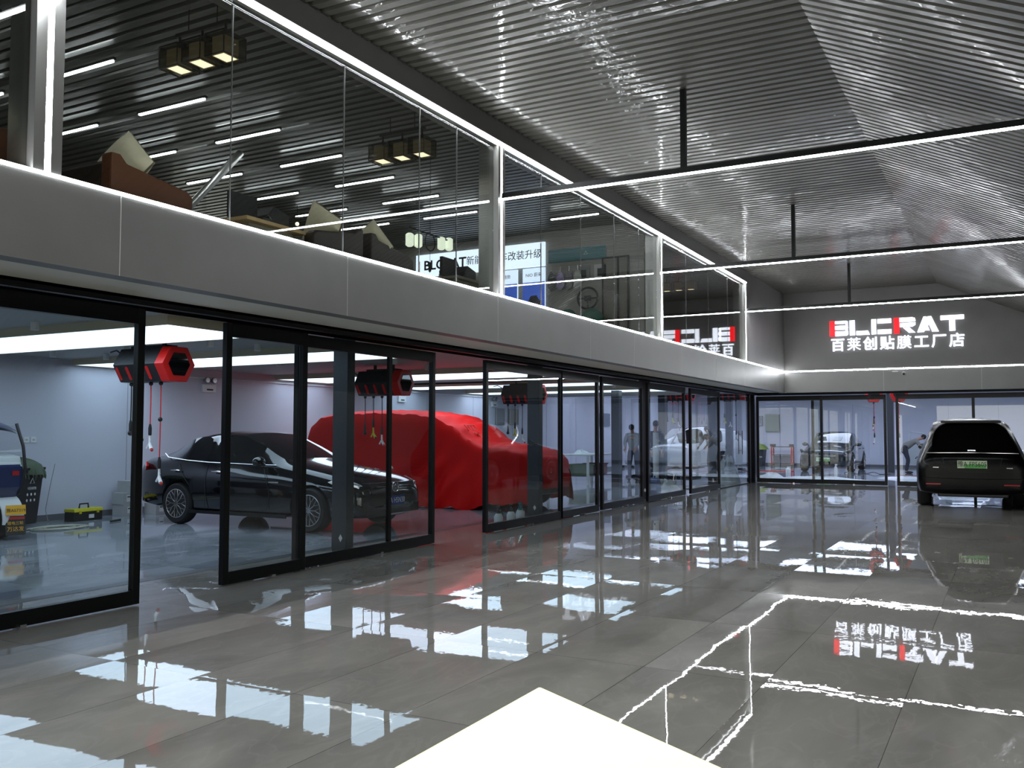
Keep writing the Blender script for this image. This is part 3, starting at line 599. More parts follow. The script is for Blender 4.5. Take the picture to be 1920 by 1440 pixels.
# ================================================================== VEHICLES
M_carblk = pm('black car paint', (7, 8, 10), .12, .2, coat=1.0); M_cargrey = pm('dark blue grey car paint', (46, 52, 60), .15, .4, coat=1.0); M_suv = pm('deep black paint', (2, 2, 3), .22, .0, spec=.16); M_suvg = pm('privacy glass', (2, 2, 2), .12, 0, spec=.2); M_carwht = pm('white car paint', (214, 218, 220), .2, coat=1.0)
M_tint = pm('tinted car glass', (10, 12, 14), .04, 0, coat=1.0); M_wind = pm('windscreen glass', (30, 34, 36), .03, 0, coat=1.0); M_trimb = pm('black trim', (10, 10, 11), .4)
M_tail = pm('tail lamp red', (150, 20, 30), .15, coat=1, emit=(120, 10, 15), es=.15); M_lamp = pm('lamp lens', (190, 196, 202), .1, .6, coat=1); M_arch = pm('wheel arch liner', (8, 8, 8), .9)
M_alloy = pm('machined alloy', (185, 182, 180), .22, .95); M_disc = pm('dark wheel pocket', (18, 18, 19), .5)
def wheel(parent, x, y, R, wd, side, n=10, rimcol=None, style='y'):
    t = MB().lathe([(R * .66, -wd / 2), (R * .9, -wd / 2 - .005), (R * .985, -wd / 2 + .03), (R, -wd / 4), (R, wd / 4), (R * .985, wd / 2 - .03), (R * .9, wd / 2 + .005), (R * .66, wd / 2)], axis='y', n=40).obj('wheel', M_rubber, parent, smooth=True)
    t.location = (x, y, R); t.rotation_euler = (0, 0, 0)
    o = side * wd / 2
    MB().lathe([(0, o * .45), (R * .64, o * .45), (R * .665, -o * .9)], axis='y', n=36).obj('wheel_pocket', M_disc, t, smooth=True)
    r = MB(); r.lathe([(R * .66, o * .9), (R * .70, o * 1.03), (R * .665, o * 1.06), (R * .63, o * .8)], axis='y', n=40)
    for k in range(n):
        a = 2 * PI * k / n; d = .11 if style == 'y' else .05
        hub = (R * .12 * math.cos(a), o * .92, R * .12 * math.sin(a)); mid = (R * .36 * math.cos(a), o * .9, R * .36 * math.sin(a))
        if style == 'y':
            r.tube([hub, mid], [.014, .012], 6)
            for q in (-1, 1): r.tube([mid, (R * .65 * math.cos(a + q * .19), o * .98, R * .65 * math.sin(a + q * .19))], [.012, .010], 6)
        else: r.tube([hub, (R * .65 * math.cos(a), o * .98, R * .65 * math.sin(a))], [.028, .022], 6)
    r.lathe([(R * .13, o * .8), (R * .12, o * 1.02), (0, o * 1.04)], axis='y', n=20)
    r.obj('rim', rimcol or M_alloy, t, smooth=True)
    return t
def loft_car(root, st, seg, mats, wheels, R, names=('body', 'windscreen', 'side_window', 'rear_window')):
    """st: stations front->rear (x, w, zb, zs, (y5,z5), (y6,z6), z8); seg: {'ws':(i,j),'rw':(i,j),'side':[(i,j),...]}"""
    vs = []; fs = []; ms = []
    for (x, w_, zb, zs, p5, p6, z8) in st:
        h = [(w_ * .72, zb), (w_ * .95, zb + .05), (w_, zb + (zs - zb) * .5), (w_ * .985, zs), p5, p6, (p6[0] * .55, p6[1] + (z8 - p6[1]) * .75)]
        ring = [(0, zb)] + h + [(0, z8)] + [(-a, b) for a, b in reversed(h)]
        vs += [(x, a, b) for a, b in ring]
    n = 16
    for i in range(len(st) - 1):
        for j in range(n):
            m = 0
            jj = j if j < 8 else 15 - j           # strips: 0..7 (4-5: shoulder->belt, 5-6: side window, 6-8: top)
            if jj == 5 and any(a <= i < b for a, b in seg['side']): m = 2
            if jj >= 6 and seg['ws'][0] <= i < seg['ws'][1]: m = 1
            if jj >= 6 and seg['rw'][0] <= i < seg['rw'][1]: m = 3
            fs.append((i * n + j, i * n + (j + 1) % n, (i + 1) * n + (j + 1) % n, (i + 1) * n + j)); ms.append(m)
    fs.append(tuple(range(n))); ms.append(0); fs.append(tuple(range(len(vs) - 1, len(vs) - n - 1, -1))); ms.append(0)
    me = bpy.data.meshes.new('b'); me.from_pydata(vs, [], fs)
    for m in mats: me.materials.append(m)
    me.materials.append(M_arch); me.polygons.foreach_set('material_index', ms)
    bm = bmesh.new(); bm.from_mesh(me); bmesh.ops.recalc_face_normals(bm, faces=bm.faces)
    cl = bm.edges.layers.float.get('crease_edge') or bm.edges.layers.float.new('crease_edge')
    for e in bm.edges:
        mi = {f.material_index for f in e.link_faces}
        if len(mi) > 1: e[cl] = .55
        a, b = [v.index % n for v in e.verts]
        if a == b and a in (4, 12): e[cl] = .35
        if a == b and a in (2, 14): e[cl] = .5
    bm.to_mesh(me); bm.free()
    o = bpy.data.objects.new('b', me); COL.objects.link(o)
    m = o.modifiers.new('s', 'SUBSURF'); m.levels = 2; m.render_levels = 2
    cut = MB()
    for (x, y, side) in wheels: cut.lathe([(R * 1.13, -.17), (R * 1.13, .17)], axis='y', c=(x, y + side * .02, R), n=40, mi=4)
    co = cut.obj('c', list(mats) + [M_arch])
    bo = o.modifiers.new('b', 'BOOLEAN'); bo.object = co; bo.operation = 'DIFFERENCE'; bo.solver = 'EXACT'
    dg = bpy.context.evaluated_depsgraph_get(); dg.update()
    full = bpy.data.meshes.new_from_object(o.evaluated_get(dg)); bpy.data.objects.remove(o); bpy.data.objects.remove(co)
    out = []
    for k, nm in enumerate(names):
        bm = bmesh.new(); bm.from_mesh(full)
        keep = (0, 4) if k == 0 else (k,)
        bmesh.ops.delete(bm, geom=[f for f in bm.faces if f.material_index not in keep], context='FACES')
        bmesh.ops.delete(bm, geom=[v for v in bm.verts if not v.link_faces], context='VERTS')
        comps = []
        if k == 0: comps = [None]
        else:
            seen = set()
            for f in bm.faces:
                if f.index in seen: continue
                stack = [f]; c = set()
                while stack:
                    g = stack.pop()
                    if g.index in c: continue
                    c.add(g.index)
                    for e in g.edges: stack += [q for q in e.link_faces if q.index not in c]
                seen |= c; comps.append(c)
        for c in comps:
            b2 = bm.copy()
            if c is not None:
                b2.faces.ensure_lookup_table(); bmesh.ops.delete(b2, geom=[f for f in b2.faces if f.index not in c], context='FACES')
                bmesh.ops.delete(b2, geom=[v for v in b2.verts if not v.link_faces], context='VERTS')
            if len(b2.faces) < 4: b2.free(); continue
            mm = bpy.data.meshes.new(nm); b2.to_mesh(mm); b2.free()
            for q in list(mats) + [M_arch]: mm.materials.append(q)
            mm.polygons.foreach_set('use_smooth', [True] * len(mm.polygons)); mm.set_sharp_from_angle(angle=math.radians(35))
            ob = bpy.data.objects.new(nm, mm); COL.objects.link(ob); ob.parent = root; out.append(ob)
        bm.free()
    return out
def mirror_part(root, x, y, z, side, mat):
    m = MB(); m.ball((x, y + side * .13, z + .02), (.075, .12, .075), 16); m.tube([(x - .02, y, z - .03), (x, y + side * .1, z)], .025, 8)
    return m.obj('wing_mirror', mat, root, smooth=True)
def plate(root, x, z, yaw, w_, h, back, fg, txt, size, green=False, **k):
    p = MB().box(-w_ / 2, w_ / 2, -.006, 0, -h / 2, h / 2).obj('number_plate', back, root); p.location = (x, 0, z); p.rotation_euler = (0, 0, yaw)
    if green: MB().box(-w_ / 2 + .12, w_ / 2 - .02, -.0065, -.006, -h / 2, 0).obj('green_field', pm('plate green', (92, 170, 84), .4), p)
    text('plate_lettering', txt, size, fg, p, (0, -.008, 0), (PI / 2, 0, 0), depth=.002, **k)
    return p
def sedan_st(H=1.0):
    return [(2.30, .50, .34, .46, (.48, .52), (.35, .55), .57),
            (2.27, .70, .24, .52, (.64, .62), (.48, .68), .70),
            (2.10, .84, .20, .60, (.78, .72), (.60, .77), .80),
            (1.70, .89, .18, .66, (.80, .80), (.66, .87), .90),
            (1.00, .90, .17, .72, (.82, .89), (.70, .97), 1.01),
            (.78, .90, .17, .74, (.82, .92), (.68, 1.01), 1.05),
            (.35, .90, .17, .75, (.82, .94), (.62, 1.22), 1.27),
            (-.10, .90, .17, .76, (.82, .95), (.63, 1.40), 1.44),
            (-.16, .90, .17, .76, (.82, .95), (.63, 1.41), 1.452),
            (-.62, .90, .17, .77, (.82, .96), (.63, 1.425), 1.475),
            (-.70, .90, .17, .77, (.82, .96), (.63, 1.42), 1.472),
            (-1.10, .90, .18, .78, (.82, .98), (.62, 1.37), 1.42),
            (-1.20, .90, .18, .79, (.82, .985), (.62, 1.345), 1.40),
            (-1.62, .89, .20, .80, (.80, 1.0), (.62, 1.14), 1.19),
            (-1.88, .87, .22, .82, (.78, 1.01), (.66, 1.06), 1.09),
            (-2.20, .84, .26, .84, (.76, 1.0), (.62, 1.04), 1.06),
            (-2.33, .76, .30, .78, (.68, .92), (.52, .96), .97),
            (-2.37, .60, .40, .70, (.54, .80), (.40, .84), .85)]
SEG_SEDAN = dict(ws=(5, 7), rw=(12, 14), side=[(6, 8), (8, 9), (10, 12), (9, 9)])
SEG_SEDAN = dict(ws=(5, 7), rw=(12, 14), side=[(6, 9), (10, 12), (12, 13)])
def trims_sedan(t, paint, chrome=True):
    for s in (-1, 1):
        pts = [(.72, s * .815, .955), (.35, s * .828, .955), (-.1, s * .83, .965), (-.66, s * .83, .975), (-1.15, s * .828, 1.0), (-1.6, s * .80, 1.04), (-1.72, s * .76, 1.10)]
        MB().tube(pts, .010, 6).obj('chrome_waistline', M_chrome if chrome else M_trimb, t, smooth=True)
        for x in (-.42, -1.32): MB().tube([(x - .09, s * .905, .84), (x - .07, s * .93, .845), (x + .07, s * .93, .845), (x + .09, s * .905, .84)], .011, 6).obj('door_handle', M_chrome if chrome else paint, t, smooth=True)
        for pts in ([(.62, s * .897, .30), (.66, s * .903, .55), (.58, s * .897, .78), (.50, s * .84, .90)], [(-.66, s * .899, .26), (-.66, s * .906, .55), (-.68, s * .892, .80), (-.68, s * .835, .94)], [(-1.02, s * .898, .62), (-1.20, s * .898, .80), (-1.30, s * .84, .95)]):
            MB().tube(pts, .004, 5).obj('door_seam', M_trimb, t)
        MB().box(-1.0, 1.0, s * .90 - .01, s * .90 + .01, .19, .24).obj('side_sill', M_trimb, t)
        mirror_part(t, .52, s * .84, .99, s, paint)
# ---- black saloon
t = thing('saloon_car', 'black saloon car with blue number plate parked in the workshop, bonnet towards the hall', 'car', (-10.29, 11.0, 0), 0)
WS = [(1.42, -.80, -1), (1.42, .80, 1), (-1.30, -.80, -1), (-1.30, .80, 1)]
loft_car(t, sedan_st(), SEG_SEDAN, [M_carblk, M_tint, M_tint, M_tint], WS, .325)
for x, y, s in WS: wheel(t, x, y, .325, .2, s, 10)
trims_sedan(t, M_carblk)
g = MB().rbox((2.235, 0, .62), (.05, 1.06, .20), (0, -.12, 0)).obj('grille', M_trimb, t, bevel=.01)
for z in (.54, .60, .66, .715): MB().tube([(2.14, -.60, z), (2.27, -.36, z), (2.285, 0, z), (2.27, .36, z), (2.14, .60, z)], .008, 6).obj('grille_bar', M_chrome, g, smooth=True)
e = MB().tube([(2.30, .075 * math.cos(a * PI / 12), .65 + .075 * math.sin(a * PI / 12)) for a in range(24)], .008, 8, closed=True)
e.tube([(2.30, -.045, .70), (2.302, -.018, .655), (2.302, 0, .685), (2.302, .018, .655), (2.30, .045, .70)], .006, 6).tube([(2.30, -.058, .675), (2.302, -.028, .59), (2.302, 0, .64), (2.302, .028, .59), (2.30, .058, .675)], .006, 6)
e.obj('badge', M_chrome, t, smooth=True)
for s in (-1, 1):
    h = MB().prism([(2.06, .58), (2.20, .58), (2.16, .70), (1.86, .77), (1.78, .74), (1.92, .66)], lambda u, v, w_, s=s: (u, s * (.62 + (2.2 - u) * .56 + w_), v), .07).obj('headlight', M_lamp, t, bevel=.008)
    MB().tube([(2.20, s * .66, .565), (2.05, s * .76, .565), (1.86, s * .86, .60)], .008, 6).obj('light_strip', M_chrome, h, smooth=True)
    MB().tube([(2.27, s * .2, .30), (2.22, s * .6, .30), (2.12, s * .80, .33)], .010, 6).obj('bumper_chrome', M_chrome, t, smooth=True)
    MB().prism([(-2.30, .80), (-2.34, .92), (-2.02, .97), (-1.96, .90), (-2.12, .82)], lambda u, v, w_, s=s: (u, s * (.60 + (2.36 + u) * .72 + w_), v), .05).obj('tail_light', M_tail, t, bevel=.008)
    MB().box(.64, .84, s * .895 - .008, s * .895 + .008, .70, .72).obj('fender_badge', M_chrome, t)
MB().box(2.15, 2.29, -.62, .62, .26, .40).obj('lower_intake', M_trimb, t, bevel=.01)
M_pblue = pm('plate blue', (20, 60, 150), .35); M_pw = pm('plate white', (230, 232, 236), .4)
plate(t, 2.30, .45, PI / 2, .44, .14, M_pblue, M_pw, '豫A H5N30', .115, sx=.80)
# ---- black sport utility vehicle (rear view)
suv = thing('sport_utility_vehicle', 'black sport utility vehicle with green number plate FP5605 parked in the hall, seen from behind', 'car', (-.80, 21.75, 0), math.radians(93.5))
st = [(2.50, .60, .36, .62, (.56, .78), (.42, .84), .86), (2.46, .82, .28, .70, (.76, .90), (.58, .96), .98), (2.2, .96, .24, .78, (.88, .98), (.70, 1.04), 1.07),
      (1.2, .99, .22, .86, (.90, 1.06), (.74, 1.12), 1.16), (1.0, .99, .22, .88, (.90, 1.07), (.74, 1.16), 1.20), (.55, .99, .22, .9, (.90, 1.08), (.68, 1.46), 1.51), (.15, .99, .22, .9, (.90, 1.09), (.65, 1.68), 1.73),
      (.05, .99, .22, .9, (.90, 1.09), (.645, 1.70), 1.745), (-.65, .99, .22, .9, (.90, 1.10), (.64, 1.71), 1.765), (-.75, .99, .22, .9, (.90, 1.10), (.64, 1.71), 1.765), (-1.45, .99, .24, .9, (.90, 1.10), (.64, 1.69), 1.75),
      (-1.60, .99, .24, .9, (.90, 1.10), (.64, 1.68), 1.74), (-2.05, .98, .26, .9, (.885, 1.09), (.64, 1.63), 1.70), (-2.18, .97, .26, .9, (.87, 1.08), (.63, 1.60), 1.665),
      (-2.46, .95, .28, .88, (.85, 1.00), (.74, 1.08), 1.10), (-2.54, .93, .30, .80, (.83, .94), (.66, .99), 1.0), (-2.57, .86, .34, .74, (.76, .84), (.60, .88), .89)]
WS2 = [(1.55, -.84, -1), (1.55, .84, 1), (-1.50, -.84, -1), (-1.50, .84, 1)]
loft_car(suv, st, dict(ws=(4, 6), rw=(13, 14), side=[(5, 8), (9, 10), (11, 12)]), [M_suv, M_suvg, M_tint, M_suvg], WS2, .37)
for x, y, s in WS2: wheel(suv, x, y, .37, .25, s, 10)
for s in (-1, 1):
    mirror_part(suv, .75, s * .74, 1.12, s, M_carblk)
    MB().tube([(.9, s * .90, 1.10), (0, s * .91, 1.105), (-1.5, s * .91, 1.115), (-2.0, s * .88, 1.12)], .010, 6).obj('waistline_trim', M_chrome, suv, smooth=True)
    MB().box(-2.60, -2.54, s * .66 - .12, s * .66 + .14, .47, .495).obj('rear_reflector', M_tail, suv, bevel=.004)
    MB().box(-2.592, -2.575, s * .62 - .05, s * .62 + .05, .79, .805).obj('chrome_mark', M_chrome, suv)
    for x in (-.2, -1.2): MB().rbox((x, s * .995, .93), (.2, .02, .03)).obj('door_handle', M_carblk, suv, bevel=.006)
MB().tube([(-2.50, -.78, 1.07), (-2.535, -.4, 1.075), (-2.54, 0, 1.08), (-2.535, .4, 1.075), (-2.50, .78, 1.07)], .008, 6).obj('tailgate_trim', M_chrome, suv, smooth=True)
MB().rbox((-2.17, 0, 1.668), (.16, 1.04, .02), (0, -.25, 0)).obj('roof_spoiler', M_carblk, suv, bevel=.012)
MB().tube([(-2.57, -.5, .98), (-2.585, -.45, .72), (-2.585, .45, .72), (-2.57, .5, .98)], .004, 5).obj('tailgate_seam', M_trimb, suv)
MB().tube([(-2.57, -.85, .60), (-2.60, -.3, .585), (-2.60, .3, .585), (-2.57, .85, .60)], .006, 5).obj('bumper_crease', M_trimb, suv)
MB().rbox((-2.49, 0, 1.12), (.01, .14, .025), (0, .35, 0)).obj('badge', M_chrome, suv, bevel=.003)
MB().box(-2.50, -2.3, -.6, .6, .24, .32).obj('rear_skirt', M_trimb, suv, bevel=.02)
M_pgreen = pm('plate pale green', (196, 214, 176), .4); M_pk = pm('plate black ink', (12, 14, 12), .5)
plate(suv, -2.590, .86, -PI / 2, .50, .145, M_pgreen, M_pk, '豫A FP5605', .125, green=True, sx=.80)
# ---- dark saloon with green plate in the back workshop (front view)
t = thing('saloon_car', 'dark blue grey saloon with green plate parked in the back workshop, seen frontally', 'car', (-5.98, 36.75, 0), math.radians(-90))
st2 = [(a, b * 1.03, c, d * 1.03, (p5[0] * 1.03, p5[1]), (p6[0] * 1.03, p6[1] * 1.02), z8 * 1.03) for a, b, c, d, p5, p6, z8 in sedan_st()]
st2[0] = (2.30, .62, .30, .52, (.58, .64), (.44, .68), .70); st2[1] = (2.27, .80, .22, .58, (.74, .72), (.55, .77), .79)
loft_car(t, st2, dict(ws=(5, 7), rw=(11, 14), side=[(6, 9), (10, 12)]), [M_cargrey, M_wind, M_tint, M_tint], WS, .345)
for x, y, s in WS: wheel(t, x, y * 1.03, .345, .22, s, 5, style='s')
trims_sedan(t, M_cargrey, False)
MB().box(2.2, 2.31, -.52, .52, .28, .50).obj('lower_grille', M_trimb, t, bevel=.02)
MB().tube([(2.20, -.70, .62), (2.31, -.3, .60), (2.32, 0, .60), (2.31, .3, .60), (2.20, .70, .62)], .022, 8).obj('nose_trim', M_alloy, t, smooth=True)
for s in (-1, 1):
    h = MB().prism([(2.10, .62), (2.26, .64), (2.2, .74), (1.86, .84), (1.80, .80), (1.94, .70)], lambda u, v, w_, s=s: (u, s * (.62 + (2.26 - u) * .52 + w_), v), .06).obj('headlight', M_trimb, t, bevel=.006)
    for k in range(3): MB().rbox((2.20 - k * .07, s * (.68 + k * .04), .70 + k * .02), (.04, .02, .10), (.5 * s, 0, 0)).obj('light_bar', M_lamp, h)
plate(t, 2.345, .48, PI / 2, .48, .14, M_pgreen, M_pk, 'A 25811'[:0] + '豫A D', .11, green=True)
for s in (0, 1): tag(MB().rbox((-6.25 + .55 * s, 35.85 + .1 * s, 1.22), (.32, .02, .24), (-.95, 0, .3 - .6 * s)).obj('sunshade_film', [M_trimb, M_film][s]), ['dark square film piece on the dark saloon windscreen', 'crumpled clear film piece on the dark saloon windscreen'][s], 'film')
# ---- white cars
def white_car(loc, rz, l, side=1):
    t = thing('white_car', l, 'car', loc, rz)
    s3 = [(a, b * 1.04, c, d * 1.1, (p5[0] * 1.04, p5[1] * 1.08), (p6[0] * 1.04, p6[1] * 1.13), z8 * 1.13) for a, b, c, d, p5, p6, z8 in sedan_st()]
    s3[12] = (-1.30, .93, .2, .87, (.85, 1.06), (.60, 1.58), 1.64); s3[13] = (-1.85, .92, .2, .88, (.84, 1.08), (.62, 1.46), 1.54); s3[14] = (-2.12, .90, .22, .9, (.82, 1.08), (.70, 1.14), 1.18)
    loft_car(t, s3, dict(ws=(5, 7), rw=(13, 14), side=[(6, 9), (10, 12)]), [M_carwht, M_wind, M_tint, M_tint], WS, .36)
    for x, y, s in WS: wheel(t, x, y * 1.03, .36, .22, s, 8, style='s')
    for s in (-1, 1): mirror_part(t, .52, s * .88, 1.06, s, M_carwht)
    # open front door
    for s in (side,):
        d = MB().prism([(0, .28), (-1.0, .28), (-1.05, .9), (-.95, 1.0), (0, 1.0)], lambda u, v, w_: (u, w_, v), .06).obj('open_door', M_carwht, t, bevel=.015); d.location = (.62, s * .95, 0); d.rotation_euler = (0, 0, -s * 1.1)
        MB().tube([(-.05, .03, 1.0), (-.45, .03, 1.42), (-.95, .03, 1.5), (-1.0, .03, 1.0)], .03, 8).obj('window_frame', M_carwht, d, smooth=True)
        MB().box(-.95, -.08, .02, .03, .35, .95).obj('door_lining', M_trimb, d)
    return t
white_car((-10.9, 33.6, 0), math.radians(205), 'white car with open door in the far corner of the left workshop')
white_car((-1.45, 36.6, 0), math.radians(-90), 'white car with open door behind the black sport utility vehicle', -1)
# ---- red covered car
def cover():
    P = [(-3.05, .62, .95), (-2.95, .84, 1.25), (-2.75, .92, 1.62), (-2.45, .93, 1.82), (-1.9, .93, 1.88), (-1.0, .93, 1.9), (-.2, .93, 1.87), (.35, .92, 1.80), (.75, .92, 1.62), (1.15, .93, 1.36), (1.35, .94, 1.25), (1.9, .94, 1.21), (2.25, .92, 1.13), (2.45, .86, .98), (2.55, .72, .80)]
    def samp(x):
        for a, b in zip(P[:-1], P[1:]):
            if a[0] <= x <= b[0]:
                t = (x - a[0]) / (b[0] - a[0]); t2 = t * t * (3 - 2 * t) * .5 + t * .5
                return a[1] + (b[1] - a[1]) * t, a[2] + (b[2] - a[2]) * t2
        return P[-1][1:]
    NU, NV = 170, 64
    def fn(u, v):
        x = -3.05 + 5.6 * u; w_, h = samp(x); s = v * 2 - 1; a = abs(s); sg_ = 1 if s >= 0 else -1
        zb = .02 + .02 * math.sin(x * 9)
        front = max(0, min(1, (x - 1.35) / .4)); zb = zb + front * .12 * (1 if a > .3 else 1)
        if x < -.2: zb += .13
        belt = min(1.0, h * .62)
        if a < .42:
            t = a / .42; y = t * (w_ - .14) * 1.0; z = h - .05 * t ** 3
        elif a < .58:
            t = (a - .42) / .16; y = (w_ - .14) + .14 * math.sin(t * PI / 2) ; z = (h - .05) + (belt - h + .05) * (1 - math.cos(t * PI / 2)) * .75 - .0
            z = (h - .05) * (1 - t) + (belt) * t if False else (h - .05) - ((h - .05) - belt) * (t ** 1.7)
            y = (w_ - .14) + .16 * (t ** .55)
        else:
            t = (a - .58) / .42; z = belt + (zb - belt) * t
            fold = .035 * math.sin(x * 7.3 + 1.2 * math.sin(x * 2.1)) + .02 * math.sin(x * 17 + 2)
            y = w_ + .02 + .10 * t + fold * t * 1.3 + .02 * math.sin(t * 3)
        # swag drape around the front door
        if a > .5:
            k = math.exp(-((x - .35) / .7) ** 2); y += .045 * k * math.sin(z * 10 - (x + .2) * 9) * min(1, (a - .5) * 6)
        z += .006 * math.sin(x * 31 + s * 20) + .008 * math.sin(x * 13 - s * 9)
        return (x, sg_ * y, z)
    mb = MB().grid(fn, NU, NV)
    # close the nose and tail
    for xe in (0, 1):
        def cap(u, v, xe=xe):
            p = fn(xe, .29 + .42 * v); q = fn(xe, .5 + (v - .5) * 2 * .36)
            zb = .40 if xe else .2
            return (p[0] + (.05 * math.sin(u * PI) if xe else -.05 * math.sin(u * PI)), p[1] * (1 + .06 * u), p[2] * (1 - u) + zb * u)
        mb.grid(cap, 14, 40)
    return mb
t = thing('fabric_car_cover', 'bright red fabric cover draped over a large car in the workshop', 'car cover', (-10.15, 15.58, 0), 0)
M_cloth = pm('red satin cover', (206, 10, 6), .6, noise=.05, nscale=3, bump=.3, bscale=8, spec=.2)
cover().obj('cover_cloth', M_cloth, t, smooth=True)
text('printed_lettering', '百莱', .26, pm('printed pale red', (230, 160, 150), .6), t, (1.06, -.5, 1.47), (0, .58, PI / 2), depth=.004)
t = thing('covered_car', 'tyres and nose of the large car under the red cover', 'car', (-10.15, 15.58, 0), 0)
for x, y, s in [(1.72, -.80, -1), (1.72, .80, 1), (-1.55, -.80, -1), (-1.55, .80, 1)]: wheel(t, x, y, .37, .22, s, 10)
MB().box(-2.5, 2.3, -.75, .75, .25, .8).obj('chassis', M_trimb, t, bevel=.08)
# ---- three-wheeled cargo trike cut off by the left edge
M_tblue = pm('trike blue', (20, 36, 80), .3, coat=.6)
t = thing('cargo_trike', 'blue and white electric three-wheeler with canopy and yellow plate at the left edge', 'three-wheeler', (-12.32, 7.27, 0), 0)
# local +x is the rear that faces the hall
def canopy(u, v): 
    a, b = u * 2 - 1, v * 2 - 1; r = min(1, math.hypot(a, b)); 
    return (-.35 + a * .75 * (1 - .12 * b * b), b * .5 * (1 - .10 * a * a), 1.66 - .10 * (a * a) - .06 * b * b - .05 * a)
MB().grid(canopy, 16, 10).grid(lambda u, v: tuple(Vector(canopy(u, v)) - Vector((0, 0, .03))), 16, 10).obj('canopy', M_tblue, t, smooth=True)
MB().tube([(.30, -.44, 1.56), (.42, -.47, 1.25), (.46, -.48, .95), (.38, -.46, .62), (.2, -.42, .50)], .022, 8).tube([(.30, .44, 1.56), (.42, .47, 1.25), (.46, .48, .95), (.38, .46, .62), (.2, .42, .5)], .022, 8).obj('roof_frame', M_black, t, smooth=True)
MB().grid(lambda u, v: (.27 + .16 * math.sin(u * PI * .6), -.44 + .88 * v, 1.54 - .55 * u), 8, 6).obj('rear_curtain', M_glassc, t, smooth=True)
MB().prism([(-.9, .55), (.30, .50), (.43, .70), (.46, .98), (.40, 1.02), (-.9, .96)], lambda u, v, w_: (u, -.46 + w_, v), .92).obj('body_shell', M_tblue, t, bevel=.04)
MB().prism([(.05, .985), (.44, 1.0), (.40, 1.12), (-.4, 1.22), (-.5, 1.02)], lambda u, v, w_: (u, -.45 + w_, v), .90).obj('white_panel', M_plast, t, bevel=.03)
for y in (-.38, .30): MB().box(.445, .475, y, y + .09, .86, .92).obj('tail_light', M_tail, t)
for y in (-.30, .30): 
    w1 = MB().lathe([(.16, -.05), (.24, -.06), (.25, 0), (.24, .06), (.16, .05)], axis='y', n=28).obj('wheel', M_rubber, t, smooth=True); w1.location = (.22, y, .25)
    MB().lathe([(0, -.03), (.165, -.03), (.165, .03), (0, .03)], axis='y', n=20).obj('rim', M_disc, w1)
w1 = MB().lathe([(.16, -.05), (.24, -.06), (.25, 0), (.24, .06), (.16, .05)], axis='y', n=28).obj('wheel', M_rubber, t, smooth=True); w1.location = (-1.2, 0, .25)
MB().tube([(-1.2, 0, .25), (-1.0, 0, .9)], .03, 8).tube([(-1.0, -.3, .95), (-1.0, .3, .95)], .02, 8).obj('front_fork', M_black, t)
MB().grid(lambda u, v: (.22 + .30 * math.sin(u * 1.7), .15 + .30 * v, .25 + .34 * math.cos(u * 1.7)), 12, 4).grid(lambda u, v: (.22 + .285 * math.sin(u * 1.7), .15 + .30 * v, .25 + .325 * math.cos(u * 1.7)), 12, 4).obj('mudguard', M_plast, t, smooth=True)
MB().rbox((.02, 0, .42), (.3, .5, .12)).obj('chassis', M_black, t, bevel=.02)
def sign_(z, h, mat, nm, tilt=-.25): 
    o = MB().box(-.12, .12, -.006, 0, -h / 2, h / 2).obj(nm, mat, t); o.location = (.56, .30, z); o.rotation_euler = (tilt, 0, PI / 2 - .35); return o
p = sign_(.40, .13, pm('plate yellow', (230, 170, 20), .4), 'number_plate'); text('plate_lettering', '豫A57319', .056, M_pk, p, (0, -.008, -.01), (PI / 2, 0, 0), depth=.002)
p = sign_(.19, .26, M_black, 'mud_flap'); text('lettering', '锂电三轮', .05, MATS['plate yellow'], p, (0, -.008, .03), (PI / 2, 0, 0), depth=.002); text('lettering', '万达发', .07, MATS['plate yellow'], p, (0, -.008, -.05), (PI / 2, 0, 0), depth=.002)
MB().box(-.115, .115, -.008, -.006, .085, .12).obj('red_band', M_red, p)

